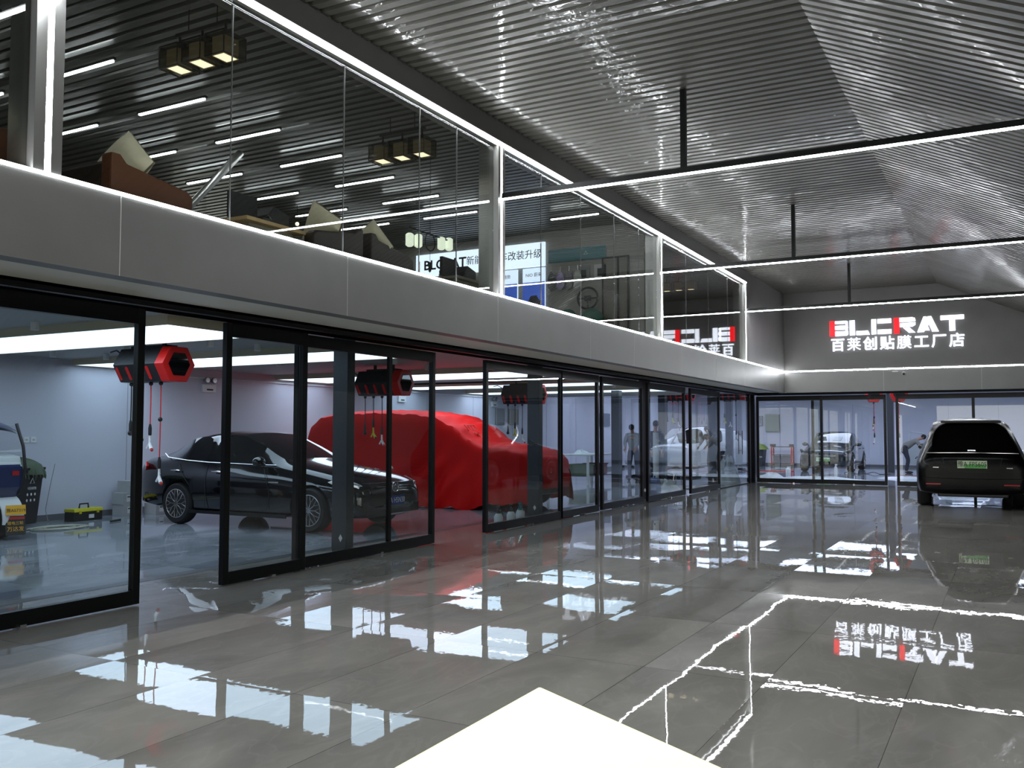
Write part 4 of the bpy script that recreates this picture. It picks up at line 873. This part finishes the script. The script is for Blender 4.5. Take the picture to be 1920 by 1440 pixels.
# ================================================================== WORKSHOP EQUIPMENT
def reel(loc, l, colours=True, hoses=None, rz=0):
    """hexagonal ceiling hose reel; local +x is the red hexagonal end, box hangs from z=0 down"""
    t = thing('hose_reel_box', l, 'hose reel', loc, rz, 'hexagonal hose reels under the workshop ceilings')
    Lb, Hh, a = .95, .22, .26
    hexp = lambda s=1.0: [(-a * s, 0), (-a * .52 * s, Hh * s), (a * .52 * s, Hh * s), (a * s, 0), (a * .52 * s, -Hh * s), (-a * .52 * s, -Hh * s)]
    zc = -.255
    MB().prism(hexp(), lambda u, v, w_: (-Lb + w_, u, zc + v), Lb - .16).obj('casing', M_black, t, bevel=.008)
    MB().prism(hexp(1.02), lambda u, v, w_: (-.16 + w_, u, zc + v), .16).obj('red_end_cap', M_red, t, bevel=.012)
    MB().prism(hexp(.66), lambda u, v, w_: (w_, u, zc + v), .008).obj('dark_end_window', M_tint, t)
    MB().box(-.8, -.15, -.1, .1, -.035, 0).box(-.7, -.66, -.02, .02, 0, .08).box(-.3, -.26, -.02, .02, 0, .08).obj('mounting_rail', M_black, t)
    for k in range(4):
        x = -.9 + .19 * k
        # slots on the lower near face
        n = Vector((0, -Hh, -a * .48)).normalized(); c = Vector((x, -a * .76, zc - Hh * .5)); d = Vector((0, a * .48, -Hh)).normalized()
        pts = [(math.cos(q) * .026, math.sin(q) * .026 + .07) for q in [i * PI / 6 for i in range(7)]] + [(math.cos(q) * .026, math.sin(q) * .026 - .07) for q in [PI + i * PI / 6 for i in range(7)]]
        MB().prism(pts, lambda u, v, w_: tuple(c + Vector((u, 0, 0)) + d * v + n * w_), .006).obj('red_slot', M_red, t)
        if k == 0 and not colours: pass
        L_, gun, hc = (hoses or [(.5, 'plug', 0), (.42, 'yellow', 1), (.55, 'white', 2), (.98, 'white', 2)])[k]
        hm = [M_black, pm('blue hose', (40, 60, 170), .4), pm('red hose', (200, 50, 50), .4)][hc if colours else 0]
        zt = zc - Hh; y = 0
        h = MB().tube([(x, y, zt), (x + .004, y, zt - L_ / 2), (x, y, zt - L_)], .008, 8).obj('hose', hm, t, smooth=True)
        MB().ball((x, y, zt - .02), .028).obj('guide_ball', M_black, h, smooth=True)
        if L_ > .9: MB().ball((x, y, zt - L_ * .5), .03).obj('stop_ball', M_black, h, smooth=True)
        MB().lathe([(.012, 0), (.022, -.05), (.022, -.13), (.018, -.15)], c=(x, y, zt - L_), n=14).obj('grip_sleeve', M_black, h, smooth=True)
        if gun == 'plug': MB().ball((x, y, zt - L_ - .17), .035).obj('plug', M_black, h, smooth=True)
        else:
            gm = M_plast if gun == 'white' else M_yel
            g = MB(); b = zt - L_ - .15
            g.tube([(x, y, b), (x, y, b - .09), (x + .02, y - .01, b - .13), (x + .07, y - .03, b - .18)], [.014, .016, .022, .026], 10)
            g.tube([(x - .05, y, b - .17), (x - .02, y, b - .12), (x + .015, y, b - .06)], [.014, .012, .01], 8)
            g.obj('spray_gun', gm, h, smooth=True); MB().ball((x + .085, y - .035, b - .19), (.02, .02, .02)).obj('nozzle', M_red if gun == 'white' else M_black, h, smooth=True)
    MB().tube([(-Lb, 0, zc + .05), (-Lb - .08, -.05, zc + .16), (-Lb - .2, -.05, zc + .22), (-Lb - .32, -.05, zc + .2)], .010, 8).obj('supply_cable', M_black, t, smooth=True)
    return t
RZ = WC - .08
M_blk2 = M_black
reel((-9.38, 8.18, RZ), 'nearest hexagonal hose reel with coloured hoses, behind the gap between the first two sliding leaves')
reel((-9.38, 13.2, RZ), 'second hexagonal hose reel, hanging before the red covered car', False)
reel((-9.4, 18.6, RZ), 'third hexagonal hose reel, above the red covered car bonnet', False)
reel((-9.2, 29.3, 2.98), 'hexagonal hose reel behind the door leaf with the dark shirt person', False)
reel((-7.5, 29.5, 2.98), 'hexagonal hose reel in the back workshop by the hall corner', False)
reel((-3.73, 30.5, 2.90), 'hexagonal hose reel in the back workshop above the dark saloon', True, rz=math.radians(-82))
reel((-3.00, 30.5, 2.90), 'hexagonal hose reel in the back workshop right of the steel post', True, rz=math.radians(-82))
def em_light(y, l, lx=-13.8):
    t = thing('emergency_light', l, 'emergency light', (lx, y, 2.22), group='twin-head emergency lights')
    MB().box(0, .06, -.16, .16, 0, .16).obj('battery_box', M_plast, t, bevel=.01)
    for s in (-1, 1): MB().lathe([(.05, .0), (.06, .05), (.05, .08)], axis='x', c=(.02, s * .09, .24), n=16).obj('lamp_head', M_alloy, t, smooth=True)
    MB().box(.061, .062, -.08, .08, .04, .07).obj('label_strip', M_black, t)
em_light(12.75, 'white twin-head emergency light right of the nearest hose reel'); em_light(19.2, 'white twin-head emergency light above the red covered car roof'); em_light(24.0, 'white twin-head emergency light left of the third hose reel')
for k in (0, 1):
    t = thing('wall_socket', ['left', 'right'][k] + ' white wall socket of a pair above the wheelie bin', 'socket', (-13.8, 9.02 + k * .12, 1.32), group='white wall sockets')
    MB().box(0, .012, -.045, .045, -.045, .045).obj('face_plate', M_plast, t, bevel=.003); MB().box(.012, .013, -.02, .02, -.015, .015).obj('socket_insert', pm('insert', (180, 180, 178), .4), t)
# wheelie bin
t = thing('wheelie_bin', 'black wheelie bin with white recycling print, draped with a green mop, beside the three-wheeler', 'bin', (-13.42, 8.64, 0), math.radians(20))
def bin_sh(mb, w0, w1, z0, z1, d0=None, d1=None):
    d0 = d0 or w0; d1 = d1 or w1
    vs = [(a * d0, b * w0, z0) for a, b in ((-1, -1), (1, -1), (1, 1), (-1, 1))] + [(a * d1, b * w1, z1) for a, b in ((-1, -1), (1, -1), (1, 1), (-1, 1))]
    return mb.add(vs, [(0, 3, 2, 1), (4, 5, 6, 7), (0, 1, 5, 4), (1, 2, 6, 5), (2, 3, 7, 6), (3, 0, 4, 7)])
bin_sh(MB(), .21, .27, .03, .86, .20, .26).obj('bin_body', pm('bin plastic', (26, 30, 32), .5), t, bevel=.012)
MB().box(-.28, .28, -.29, .29, .86, .90).obj('lid', M_black, t, bevel=.01)
for y in (-.2, .2): MB().lathe([(.07, -.02), (.07, .02)], axis='y', c=(-.2, y, .07), n=18).obj('wheel', M_rubber, t)
MB().tube([(.252, -.03, .66), (.256, .06, .66), (.258, .015, .74)], .006, 6, closed=True).obj('recycling_mark', M_plast, t)
text('lettering', '可回收物', .05, M_plast, t, (.250, .015, .58), (PI / 2 - .07, 0, PI / 2), depth=.002)
for r in range(2):
    for c_ in range(3): MB().ball((.240 - r * .008, -.07 + c_ * .085, .49 - r * .09), (.004, .02, .022), 8).obj('pictogram', M_plast, t)
t2 = thing('mop_cloth', 'green fringed mop cloth heaped on the wheelie bin lid', 'mop', (-13.40, 8.67, .902))
def heap(u, v):
    a = u * 2 * PI; r = v; R_ = .30 + .04 * math.sin(3 * a) + .02 * math.sin(7 * a)
    return (r * R_ * math.cos(a), r * (R_ + .06) * math.sin(a), .13 * (1 - r ** 2) + .03 * math.sin(5 * a + 6 * r) * (1 - r) - (.10 * max(0, r - .85) / .15))
MB().grid(heap, 40, 12).grid(lambda u, v: (heap(u, v)[0], heap(u, v)[1], heap(u, v)[2] - .012), 40, 12).obj('cloth', M_green, t2, smooth=True)
f = MB()
for i in range(46):
    a = 2 * PI * i / 46; r = .31 + random.uniform(-.02, .02); x, y = r * math.cos(a), (r + .06) * math.sin(a); f.tube([(x * .95, y * .95, -.03), (x * 1.02, y * 1.02, -.09), (x * 1.03 + random.uniform(-.02, .02), y * 1.03, -.15 - random.uniform(0, .05))], .006, 5)
o = f.obj('fringe', M_green, t2, smooth=True); o['kind'] = 'stuff'
tag(MB().tube([(-13.1, 9.05, .95), (-13.35, 9.15, .6), (-13.6, 9.25, .2), (-13.6, 9.3, .02)], .005, 6).obj('hanging_cord', pm('pale cord', (170, 170, 165), .6), smooth=True), 'thin pale cord trailing from the mop on the wheelie bin to the floor', 'cord')
# tool box
t = thing('tool_box', 'black tool box with yellow lid and carrying handle on the floor against the wall', 'tool box', (-13.38, 9.78, 0), math.radians(4))
MB().box(-.12, .12, -.27, .27, .0, .15).obj('box_body', M_black, t, bevel=.01); MB().prism([(-.13, .15), (.13, .15), (.11, .20), (-.11, .20)], lambda u, v, w_: (u, -.28 + w_, v), .56).obj('lid', M_yel, t, bevel=.008)
MB().tube([(0, -.09, .2), (0, -.08, .27), (0, .08, .27), (0, .09, .2)], .013, 8).obj('handle', M_black, t); MB().box(.12, .126, .0, .1, .04, .10).obj('label_plate', M_plast, t)
for y in (-.17, .17): MB().box(.12, .135, y - .02, y + .02, .12, .17).obj('latch', M_yel, t)
# cartons
M_cart = pm('printed grey carton', (176, 176, 176), .7)
for i, (x, y, z, l) in enumerate([(-13.5, 10.72, 0, 'bottom left'), (-13.5, 10.70, .201, 'middle, topped by a smaller one,'), (-13.5, 10.78, .402, 'topmost'), (-13.3, 11.22, 0, 'bottom right')]):
    t = thing('cardboard_carton', l + ' grey carton of the stack behind the first wide gap', 'carton', (x, y, z), group='cartons stacked by the wall'); b = .19 if i != 2 else .16
    MB().box(-.15, .15, -b, b, 0, .2).obj('carton_body', M_cart, t, bevel=.003); MB().box(.15, .151, -.12, -.02, .05, .16).obj('print_label', M_plast, t); MB().box(.151, .152, -.11, -.03, .12, .14).obj('print_line', M_black, t)
t = thing('cable_coil', 'loose coils of pale hose on the workshop floor beside the wheelie bin', 'hose', (-12.55, 8.75, 0))
pts = []
for i in range(150):
    a = i * .28; pts.append((.24 * math.cos(a) * (1 + .2 * math.sin(a * .37)), .34 * math.sin(a) * (1 + .2 * math.cos(a * .31)) + .08 * math.sin(a * .11), .012 + .012 * (i % 9) / 9))
MB().tube(pts, .010, 6).obj('coil', pm('pale hose', (180, 178, 160), .5), t, smooth=True)
tag(MB().rbox((-12.75, 9.9, .015), (.03, .3, .03), (0, 0, .4)).obj('floor_brush', M_black, bevel=.005), 'thin black brush lying on the floor before the yellow lidded tool box', 'brush')
# spray canisters behind leaf four
for i, (y, l, bl) in enumerate([(12.22, 'leftmost white pump sprayer behind the sliding leaf', 0), (12.62, 'second white pump sprayer behind the sliding leaf', 0), (12.92, 'white pump sprayer with blue grip behind the sliding leaf', 1), (13.12, 'rightmost white pump sprayer, beside the dark pillar', 0)]):
    t = thing('pump_sprayer', l, 'sprayer', (-6.93 - .1 * (i == 3), y, 0), group='white pump sprayers on the floor')
    MB().lathe([(.06, 0), (.07, .02), (.07, .16), (.045, .20), (.03, .21)], n=20).obj('tank', M_film, t, smooth=True)
    MB().lathe([(.035, .20), (.035, .24), (.018, .25), (.018, .29), (.028, .30), (.028, .32)], n=16).obj('pump_head', pm('teal grip', (30, 110, 120), .4) if bl else M_black, t, smooth=True)
    MB().tube([(0, .03, .24), (0, .08, .26), (0, .11, .22), (0, .10, .1)], .007, 6).obj('hose', M_black, t, smooth=True); MB().tube([(0, -.02, .25), (0, -.09, .25)], .01, 6).obj('spray_nozzle', M_black, t)
t = thing('liquid_carton', 'blue liquid carton on the floor just inside the sliding doors', 'carton', (-6.86, 19.05, 0), 0)
MB().box(-.09, .09, -.15, .15, 0, .36).prism([(-.15, .36), (.15, .36), (.02, .46), (-.06, .46)], lambda u, v, w_: (-.09 + w_, u, v), .18).obj('carton_body', pm('pale blue carton', (96, 124, 190), .4), t, bevel=.008); MB().lathe([(.02, .46), (.02, .50), (0, .5)], c=(0, -.02, 0), n=12).obj('cap', M_pblue, t)
def heapobj(name, c, s, l, cat, mat, seed, grp=None):
    rnd = random.Random(seed); ph = [rnd.uniform(0, 6) for _ in range(6)]
    def fn(u, v):
        a = u * 2 * PI; r = v; k = 1 + .14 * math.sin(3 * a + ph[0]) + .08 * math.sin(5 * a + ph[1])
        h = (1 - r ** 2.2) * (1 + .22 * math.sin(4 * a + ph[2] + 5 * r) + .15 * math.sin(7 * a + ph[3] - 4 * r)); return (c[0] + s[0] * r * k * math.cos(a), c[1] + s[1] * r * k * math.sin(a), c[2] + s[2] * max(0, h))
    mb = MB().grid(fn, 36, 12); mb.grid(lambda u, v: (fn(u, v)[0], fn(u, v)[1], c[2]), 36, 1)
    o = mb.obj(name, mat, smooth=True); return tag(o, l, cat, grp)
heapobj('folded_film', (-7.3, 20.9, .003), (.4, .8, .26), 'low white heap of film on the floor right of the blue carton', 'film', M_film, 3)
heapobj('film_bag', (-7.0, 25.5, .003), (.32, .6, .62), 'tall crumpled bag of clear film behind the frameless glass door', 'bag', M_film, 5)
heapobj('film_sheet', (-5.2, 29.0, .003), (1.5, .35, .09), 'white film sheet lying on the back workshop floor before the dark saloon', 'film', M_film, 8)
heapobj('film_offcut', (-6.75, 29.6, .003), (.4, .3, .14), 'small white film offcut at the left of the back workshop floor', 'film', M_film, 9)
heapobj('film_sheet', (-2.9, 31.2, .003), (.8, .5, .06), 'white film sheet on the floor between the back door leaves', 'film', M_film, 12)
# work tables
def wtable(loc, L_, l, rz=0, top=None):
    t = thing('work_table', l, 'table', loc, rz, 'white work tables in the left workshop')
    MB().box(-.45, .45, -L_ / 2, L_ / 2, .80, .84).obj('table_top', top or M_plast, t, bevel=.005)
    for x in (-.4, .4):
        for y in (-L_ / 2 + .06, L_ / 2 - .06): MB().box(x - .03, x + .03, y - .03, y + .03, 0, .80).obj('leg', M_plast, t)
    MB().box(-.38, .38, -L_ / 2 + .1, L_ / 2 - .1, .22, .25).obj('lower_shelf', M_alu2, t)
wtable((-11.2, 20.6, 0), 2.4, 'white work table with a film roll, right of the red covered car'); wtable((-10.6, 24.0, 0), 2.2, 'white work table in front of the striped sweater person')
t = thing('film_roll', 'long white film roll on the nearer work table', 'film roll', (-11.0, 20.5, .89)); MB().lathe([(.05, -1.0), (.05, 1.0)], axis='y', n=18).obj('roll', M_plast, t, smooth=True); MB().lathe([(.02, -1.08), (.02, 1.08)], axis='y', n=10).obj('core', pm('core', (150, 130, 100), .8), t)
tag(MB().rbox((-11.35, 20.3, .87), (.25, .9, .06)).obj('dark_pad', M_pillar, bevel=.01), 'dark grey pad on the nearer work table behind the film roll', 'pad')
heapobj('white_cloth', (-10.55, 23.3, .842), (.2, .26, .1), 'crumpled white cloth on the work table by the striped sweater person', 'cloth', M_film, 4)
for i, (x, y, c, l) in enumerate([(-11.2, 20.0, (200, 202, 204), 'white tub under the nearer work table'), (-11.2, 20.9, (190, 196, 190), 'pale crate under the nearer work table'), (-10.6, 23.4, (120, 132, 108), 'olive crate under the farther work table'), (-10.6, 24.4, (130, 60, 66), 'red crate under the farther work table')]):
    t = thing('storage_crate', l, 'crate', (x, y, .252)); MB().box(-.25, .25, -.3, .3, 0, .3).obj('crate_body', pm('crate%d' % i, c, .6), t, bevel=.02); MB().box(-.27, .27, -.32, .32, .27, .31).obj('rim', pm('crate%d' % i, c, .6), t)
# long white paper roll standing (white post) and stool behind leaf eight
tag(MB().lathe([(.07, 0), (.07, 1.45)], c=(-7.75, 21.6, 0), n=20).obj('standing_film_roll', M_plast, smooth=True), 'tall white film roll standing on the floor behind the sliding leaf', 'film roll')
t = thing('round_stool', 'low white round stool behind the sliding leaf near the tall film roll', 'stool', (-7.5, 22.6, 0)); MB().lathe([(.18, .42), (.19, .44), (.18, .47), (0, .475)], n=24).obj('seat', M_plast, t, smooth=True)
for k in range(4): a = PI / 4 + k * PI / 2; MB().tube([(.12 * math.cos(a), .12 * math.sin(a), .42), (.18 * math.cos(a), .18 * math.sin(a), 0)], .012, 8).obj('leg', M_chrome, t)
# dark lift platform
t = thing('lift_platform', 'dark low lift platform behind the sliding leaf with the blue carton', 'platform', (-9.9, 28.3, 0)); MB().box(-1.2, 1.2, -.6, .6, .30, .38).obj('deck_plate', M_pillar, t, bevel=.02); MB().box(-1.1, 1.1, -.5, .5, 0, .05).obj('base', M_black, t)
for y in (-.4, .4): MB().rbox((-.3, y, .18), (1.2, .05, .05), (0, .22, 0)).rbox((-.3, y, .18), (1.2, .05, .05), (0, -.22, 0)).obj('scissor_arm', M_black, t)
# wall things far end
def wallpanel(x, z, w_, h, mat, l, nm='wall_cabinet', cat='cabinet'):
    t = thing(nm, l, cat, (x, 41.1, z)); MB().box(-w_ / 2, w_ / 2, -.12, 0, 0, h).obj('cabinet_body', mat, t, bevel=.01); MB().box(w_ / 2 - .06, w_ / 2 - .04, -.13, -.12, h * .45, h * .55).obj('handle', M_chrome, t)
wallpanel(-9.27, 1.49, .60, .76, pm('olive cabinet', (128, 140, 132), .5), 'grey green electrical cabinet on the far end wall left of the dark saloon'); wallpanel(-9.86, 1.75, .30, .44, pm('grey cabinet', (140, 146, 156), .5), 'small grey cabinet on the far end wall beside the hall corner')
for y, w2, c, l in ((24.6, .5, (120, 124, 122), 'left grey framed board on the long wall above the red bonnet'), (25.5, .55, (132, 130, 112), 'right olive framed board on the long wall above the red bonnet'), (33.0, 1.0, (110, 118, 130), 'grey cabinet board on the long wall behind the work tables')):
    t = thing('wall_board', l, 'board', (-13.8, y, 1.68)); MB().box(0, .04, -w2, w2 * .1, 0, .5).obj('board_face', pm('bd' + l[:4], c, .4), t); MB().box(.04, .05, -w2, -w2 + .03, 0, .5).box(.04, .05, w2 * .1 - .03, w2 * .1, 0, .5).obj('board_frame', M_alu2, t)
# red tool cart and bins
t = thing('tool_cart', 'red framed tool cart with grey panels at the far wall left of the dark saloon', 'cart', (-8.6, 39.9, 0))
for x in (-.42, .42):
    for y in (-.2, .2): MB().box(x - .025, x + .025, y - .025, y + .025, .08, .84).obj('post', M_red, t); MB().lathe([(.05, -.02), (.05, .02)], axis='y', c=(x, y, .05), n=14).obj('castor', M_rubber, t)
for z in (.12, .48, .82): MB().box(-.42, .42, -.2, .2, z, z + .03).obj('shelf', M_pillar, t)
MB().box(-.4, .4, -.02, .0, .15, .46).obj('back_panel', pm('cart panel', (120, 126, 140), .5), t); MB().rbox((-.38, -.1, .90), (.2, .2, .1)).rbox((.40, -.1, .90), (.16, .2, .1)).obj('tool_tray', M_black, t)
t = thing('waste_bin', 'dark bin with a green cloth on top at the far wall by the hall corner', 'bin', (-9.6, 39.6, 0)); bin_sh(MB(), .26, .32, 0, .72).obj('bin_body', M_pillar, t, bevel=.01)
heapobj('green_cloth', (-9.65, 39.6, .72), (.55, .4, .24), 'yellow green cloth heap on the dark bin by the hall corner', 'cloth', pm('yellow green cloth', (128, 146, 76), .9), 6)
tag(MB().box(-9.9, -9.0, 37.4, 37.9, .42, .46).box(-9.05, -9.0, 37.4, 37.45, 0, .42).box(-9.9, -9.85, 37.4, 37.45, 0, .42).obj('low_bench', pm('pale bench', (190, 186, 168), .6)), 'low pale bench in front of the dark bin', 'bench')
# small things on the back workshop floor
def bottle(x, y, r, h, mat, l, nm='spray_bottle'):
    t = thing(nm, l, 'bottle', (x, y, 0)); MB().lathe([(r, 0), (r, h * .62), (r * .4, h * .8), (r * .4, h * .86)], n=18).obj('bottle_body', mat, t, smooth=True); MB().box(-r * .5, r * .9, -r * .35, r * .35, h * .86, h).obj('trigger_head', M_plast, t, bevel=.003)
bottle(-5.35, 33.2, .055, .36, M_plast, 'white spray bottle standing at the right front wheel of the dark saloon'); bottle(-7.05, 33.6, .09, .22, M_plast, 'short white tub at the left front wheel of the dark saloon', 'plastic_tub')
def cablef(pts, l, mat, r=.012, nm='floor_cable'): return tag(MB().tube(pts, r, 6).obj(nm, mat, smooth=True), l, 'cable')
cablef([(-9.0 + i * .12, 34.6 + .12 * math.sin(i * 1.3), .014) for i in range(17)], 'red hose lying on the floor left of the dark saloon', M_red, .02, 'floor_hose')
cablef([(-5.2 + i * .1, 34.0 + .25 * math.sin(i * .9), .014 + .05 * max(0, math.sin(i * .8))) for i in range(16)], 'black cable coils right of the dark saloon', M_black)
cablef([(-3.4 + i * .1, 33.2 + .2 * math.sin(i * 1.1), .014) for i in range(16)], 'pale red cable on the floor by the bending person', pm('pale red cable', (190, 120, 110), .5))
for x, l in ((-8.6, 'dark power tool on the red hose left of the dark saloon'), (-8.95, 'white battery pack on the red hose left of the dark saloon')):
    tag(MB().rbox((x, 34.45, .06), (.28, .12, .09), (0, 0, .2)).rbox((x + .1, 34.45, .05), (.07, .2, .08)).obj('power_tool', M_black if 'dark' in l else M_plast, bevel=.01), l, 'tool')
# air duct line / small conduit on the far wall
tag(MB().tube([(-13.76, 12.0, 2.5), (-13.76, 26.0, 2.5)], .015, 8).obj('wall_conduit', M_plast, smooth=True), 'thin white conduit high on the long workshop wall', 'conduit')

# ================================================================== PEOPLE
def skinned(name, chains, mat, parent, root=0, sub=1):
    """chains: list of lists of (x,y,z,r); shared points merge by position"""
    vs = []; rs = []; es = []; idx = {}
    for ch in chains:
        prev = None
        for x, y, z, r in ch:
            k = (round(x, 3), round(y, 3), round(z, 3))
            if k not in idx: idx[k] = len(vs); vs.append((x, y, z)); rs.append(r)
            i = idx[k]
            if prev is not None and prev != i: es.append((prev, i))
            prev = i
    me = bpy.data.meshes.new(name); me.from_pydata(vs, es, []); o = bpy.data.objects.new(name, me); COL.objects.link(o)
    m = o.modifiers.new('sk', 'SKIN'); 
    if not me.skin_vertices: me.attributes  # layer is created with the modifier's first evaluation
    bm = bmesh.new(); bm.from_mesh(me); sl = bm.verts.layers.skin.verify(); bm.verts.ensure_lookup_table()
    for i, v in enumerate(bm.verts): v[sl].radius = (rs[i], rs[i]); v[sl].use_root = (i == root)
    bm.to_mesh(me); bm.free()
    s = o.modifiers.new('s', 'SUBSURF'); s.levels = sub; s.render_levels = sub
    dg = bpy.context.evaluated_depsgraph_get(); dg.update(); r = bpy.data.meshes.new_from_object(o.evaluated_get(dg)); bpy.data.objects.remove(o)
    r.materials.clear(); r.materials.append(mat); r.polygons.foreach_set('use_smooth', [True] * len(r.polygons))
    q = bpy.data.objects.new(name, r); COL.objects.link(q); q.parent = parent; return q
def person(loc, rz, l, bend, shirt, trousers, arm=(.32, .0), look=.5, stripe=None, hgt=1.0):
    """faces local +x; bend = forward lean of the torso in radians; arm = (forward, up) reach of the hands from the shoulders"""
    t = thing('person', l, 'person', loc, rz); t.scale = (hgt,) * 3
    ms = pm('cloth %d %d %d' % shirt, shirt, .85); mt = pm('cloth %d %d %d' % trousers, trousers, .85)
    hip = Vector((-.10 * math.sin(bend), 0, .92)); up = Vector((math.sin(bend), 0, math.cos(bend))); fw = Vector((math.cos(bend), 0, -math.sin(bend)))
    waist = hip + up * .14; chest = hip + up * .34; neck = hip + up * .53
    hb = bend + look * .5; hup = Vector((math.sin(hb), 0, math.cos(hb))); nk2 = neck + hup * .08; head = nk2 + hup * .11 + Vector((math.cos(hb), 0, -math.sin(hb))) * .02; crown = head + hup * .10
    P = lambda v, r: (v.x, v.y, v.z, r)
    ch = [[P(hip, .125), P(waist, .115), P(chest, .13), P(neck, .06), P(nk2, .05), P(head, .078), P(crown, .055)]]
    hands = []; arms = []
    for s in (-1, 1):
        sh = chest + up * .13 + Vector((0, s * .17, 0)); hand = sh + Vector((arm[0], -s * .03, arm[1] - .40)); d = hand - sh
        L1, L2 = .29, .25; D = min(d.length, .53); d.normalize(); k = (L1 * L1 - L2 * L2 + D * D) / (2 * D); hh = math.sqrt(max(0, L1 * L1 - k * k))
        out = (Vector((-.6, s * .8, -.6)) - d * Vector((-.6, s * .8, -.6)).dot(d)).normalized(); el = sh + d * k + out * hh; wr = sh + d * D
        ch.append([P(chest, .13), P(sh, .062), P(el, .042), P(wr, .028), P(wr + d * .05, .034), P(wr + d * .085, .03)])
        arms.append((sh, el, wr)); hands.append((wr, d, s))
    legs = []
    for s in (-1, 1):
        hj = hip + Vector((0, s * .09, -.04)); kn = Vector((.05, s * .11, .48)); an = Vector((-.03 if bend > .3 else 0, s * .11, .08)); to = Vector((.16, s * .13, .03))
        ch.append([P(hip, .125), P(hj, .095), P(kn, .058), P(an, .038), P(an + Vector((0, 0, -.035)), .036), P(to, .03)]); legs.append((hj, kn, an, to))
    body = skinned('body', ch, M_skin, t)
    fb = MB()
    for wr, d, s in hands:
        lat = d.cross(Vector((0, 0, 1))).normalized(); dn = Vector((0, 0, -1)); base = wr + d * .085
        for k in range(4):
            o = base + lat * (k - 1.5) * .019; Lf = (.060, .070, .066, .052)[k]
            fb.tube([o - d * .01, o + d * Lf * .5, o + d * Lf * .85 + dn * .014, o + d * Lf + dn * .03], [.0085, .008, .0075, .005], 6)
        o = wr + d * .045 + lat * (-s) * .03; fb.tube([o, o + d * .03 - lat * s * .018, o + d * .055 - lat * s * .02 + dn * .01], [.010, .009, .006], 6)
    fb.obj('fingers', M_skin, body, smooth=True)
    hf = Vector((math.cos(hb), 0, -math.sin(hb))); fc = MB(); fc.ball(tuple(head + hf * .088 - hup * .005), (.012, .012, .018), 8)
    for s in (-1, 1): fc.ball(tuple(head + Vector((0, s * .078, 0))), (.018, .008, .028), 8)
    fc.obj('nose_and_ears', M_skin, body, smooth=True)
    ey = MB()
    for s in (-1, 1): ey.ball(tuple(head + hf * .074 + hup * .022 + Vector((0, s * .03, 0))), .009, 8)
    ey.tube([tuple(head + hf * .077 - hup * .045 + Vector((0, -.02, 0))), tuple(head + hf * .08 - hup * .045), tuple(head + hf * .077 - hup * .045 + Vector((0, .02, 0)))], .004, 6)
    ey.obj('eyes_and_mouth', M_hair, body)
    hr = MB(); c = head + hup * .035 - hf * .018; hr.ball(tuple(c), (.092, .088, .092), 16); o = hr.obj('hair', M_hair, t, smooth=True)
    sc_ = [[P(hip - up * .07, .165), P(waist, .142), P(chest, .148), P(neck - up * .02, .075)]]
    for sh, el, wr in arms: sc_.append([P(chest, .148), P(sh, .078), P(el, .056), P(wr - (wr - el).normalized() * .02, .040)])
    so = skinned('jumper', sc_, ms, t)
    if stripe:
        for k in (.06, .16): skinned('chest_stripe', [[P(chest + up * (k - .012), .152 - .1 * k), P(chest + up * (k + .012), .15 - .1 * k)]], pm('stripe', stripe, .85), so, sub=2)
    tc = [[P(waist, .130), P(hip, .150)]]
    for hj, kn, an, to in legs: tc.append([P(hip, .150), P(hj, .108), P(kn, .072), P(an, .052)])
    skinned('trousers', tc, mt, t)
    for hj, kn, an, to in legs: MB().ball(tuple((an + to) / 2 + Vector((0, 0, -.012))), (.135, .05, .045), 12).obj('shoe', M_black, t, smooth=True)
    return t
person((-9.95, 25.75, 0), math.radians(-80), 'person in a light grey striped jumper looking down, standing at the farther work table', .25, (168, 172, 172), (70, 76, 92), (.36, .02), .9, (225, 226, 226))
person((-8.85, 24.6, 0), math.radians(-60), 'person in a dark hooded jacket standing behind the leaf with the blue carton', .15, (44, 48, 58), (26, 28, 34), (.2, -.1), .5, None, 1.03)
person((-8.75, 29.9, 0), math.radians(140), 'person in a dark shirt leaning towards the white car in the left workshop', .45, (50, 46, 52), (24, 26, 32), (.4, .05), .4)
person((-3.25, 35.2, 0), math.radians(8), 'person in a pale grey jacket bending over at the open white car door', 1.0, (140, 138, 132), (48, 52, 64), (.42, -.05), .2)
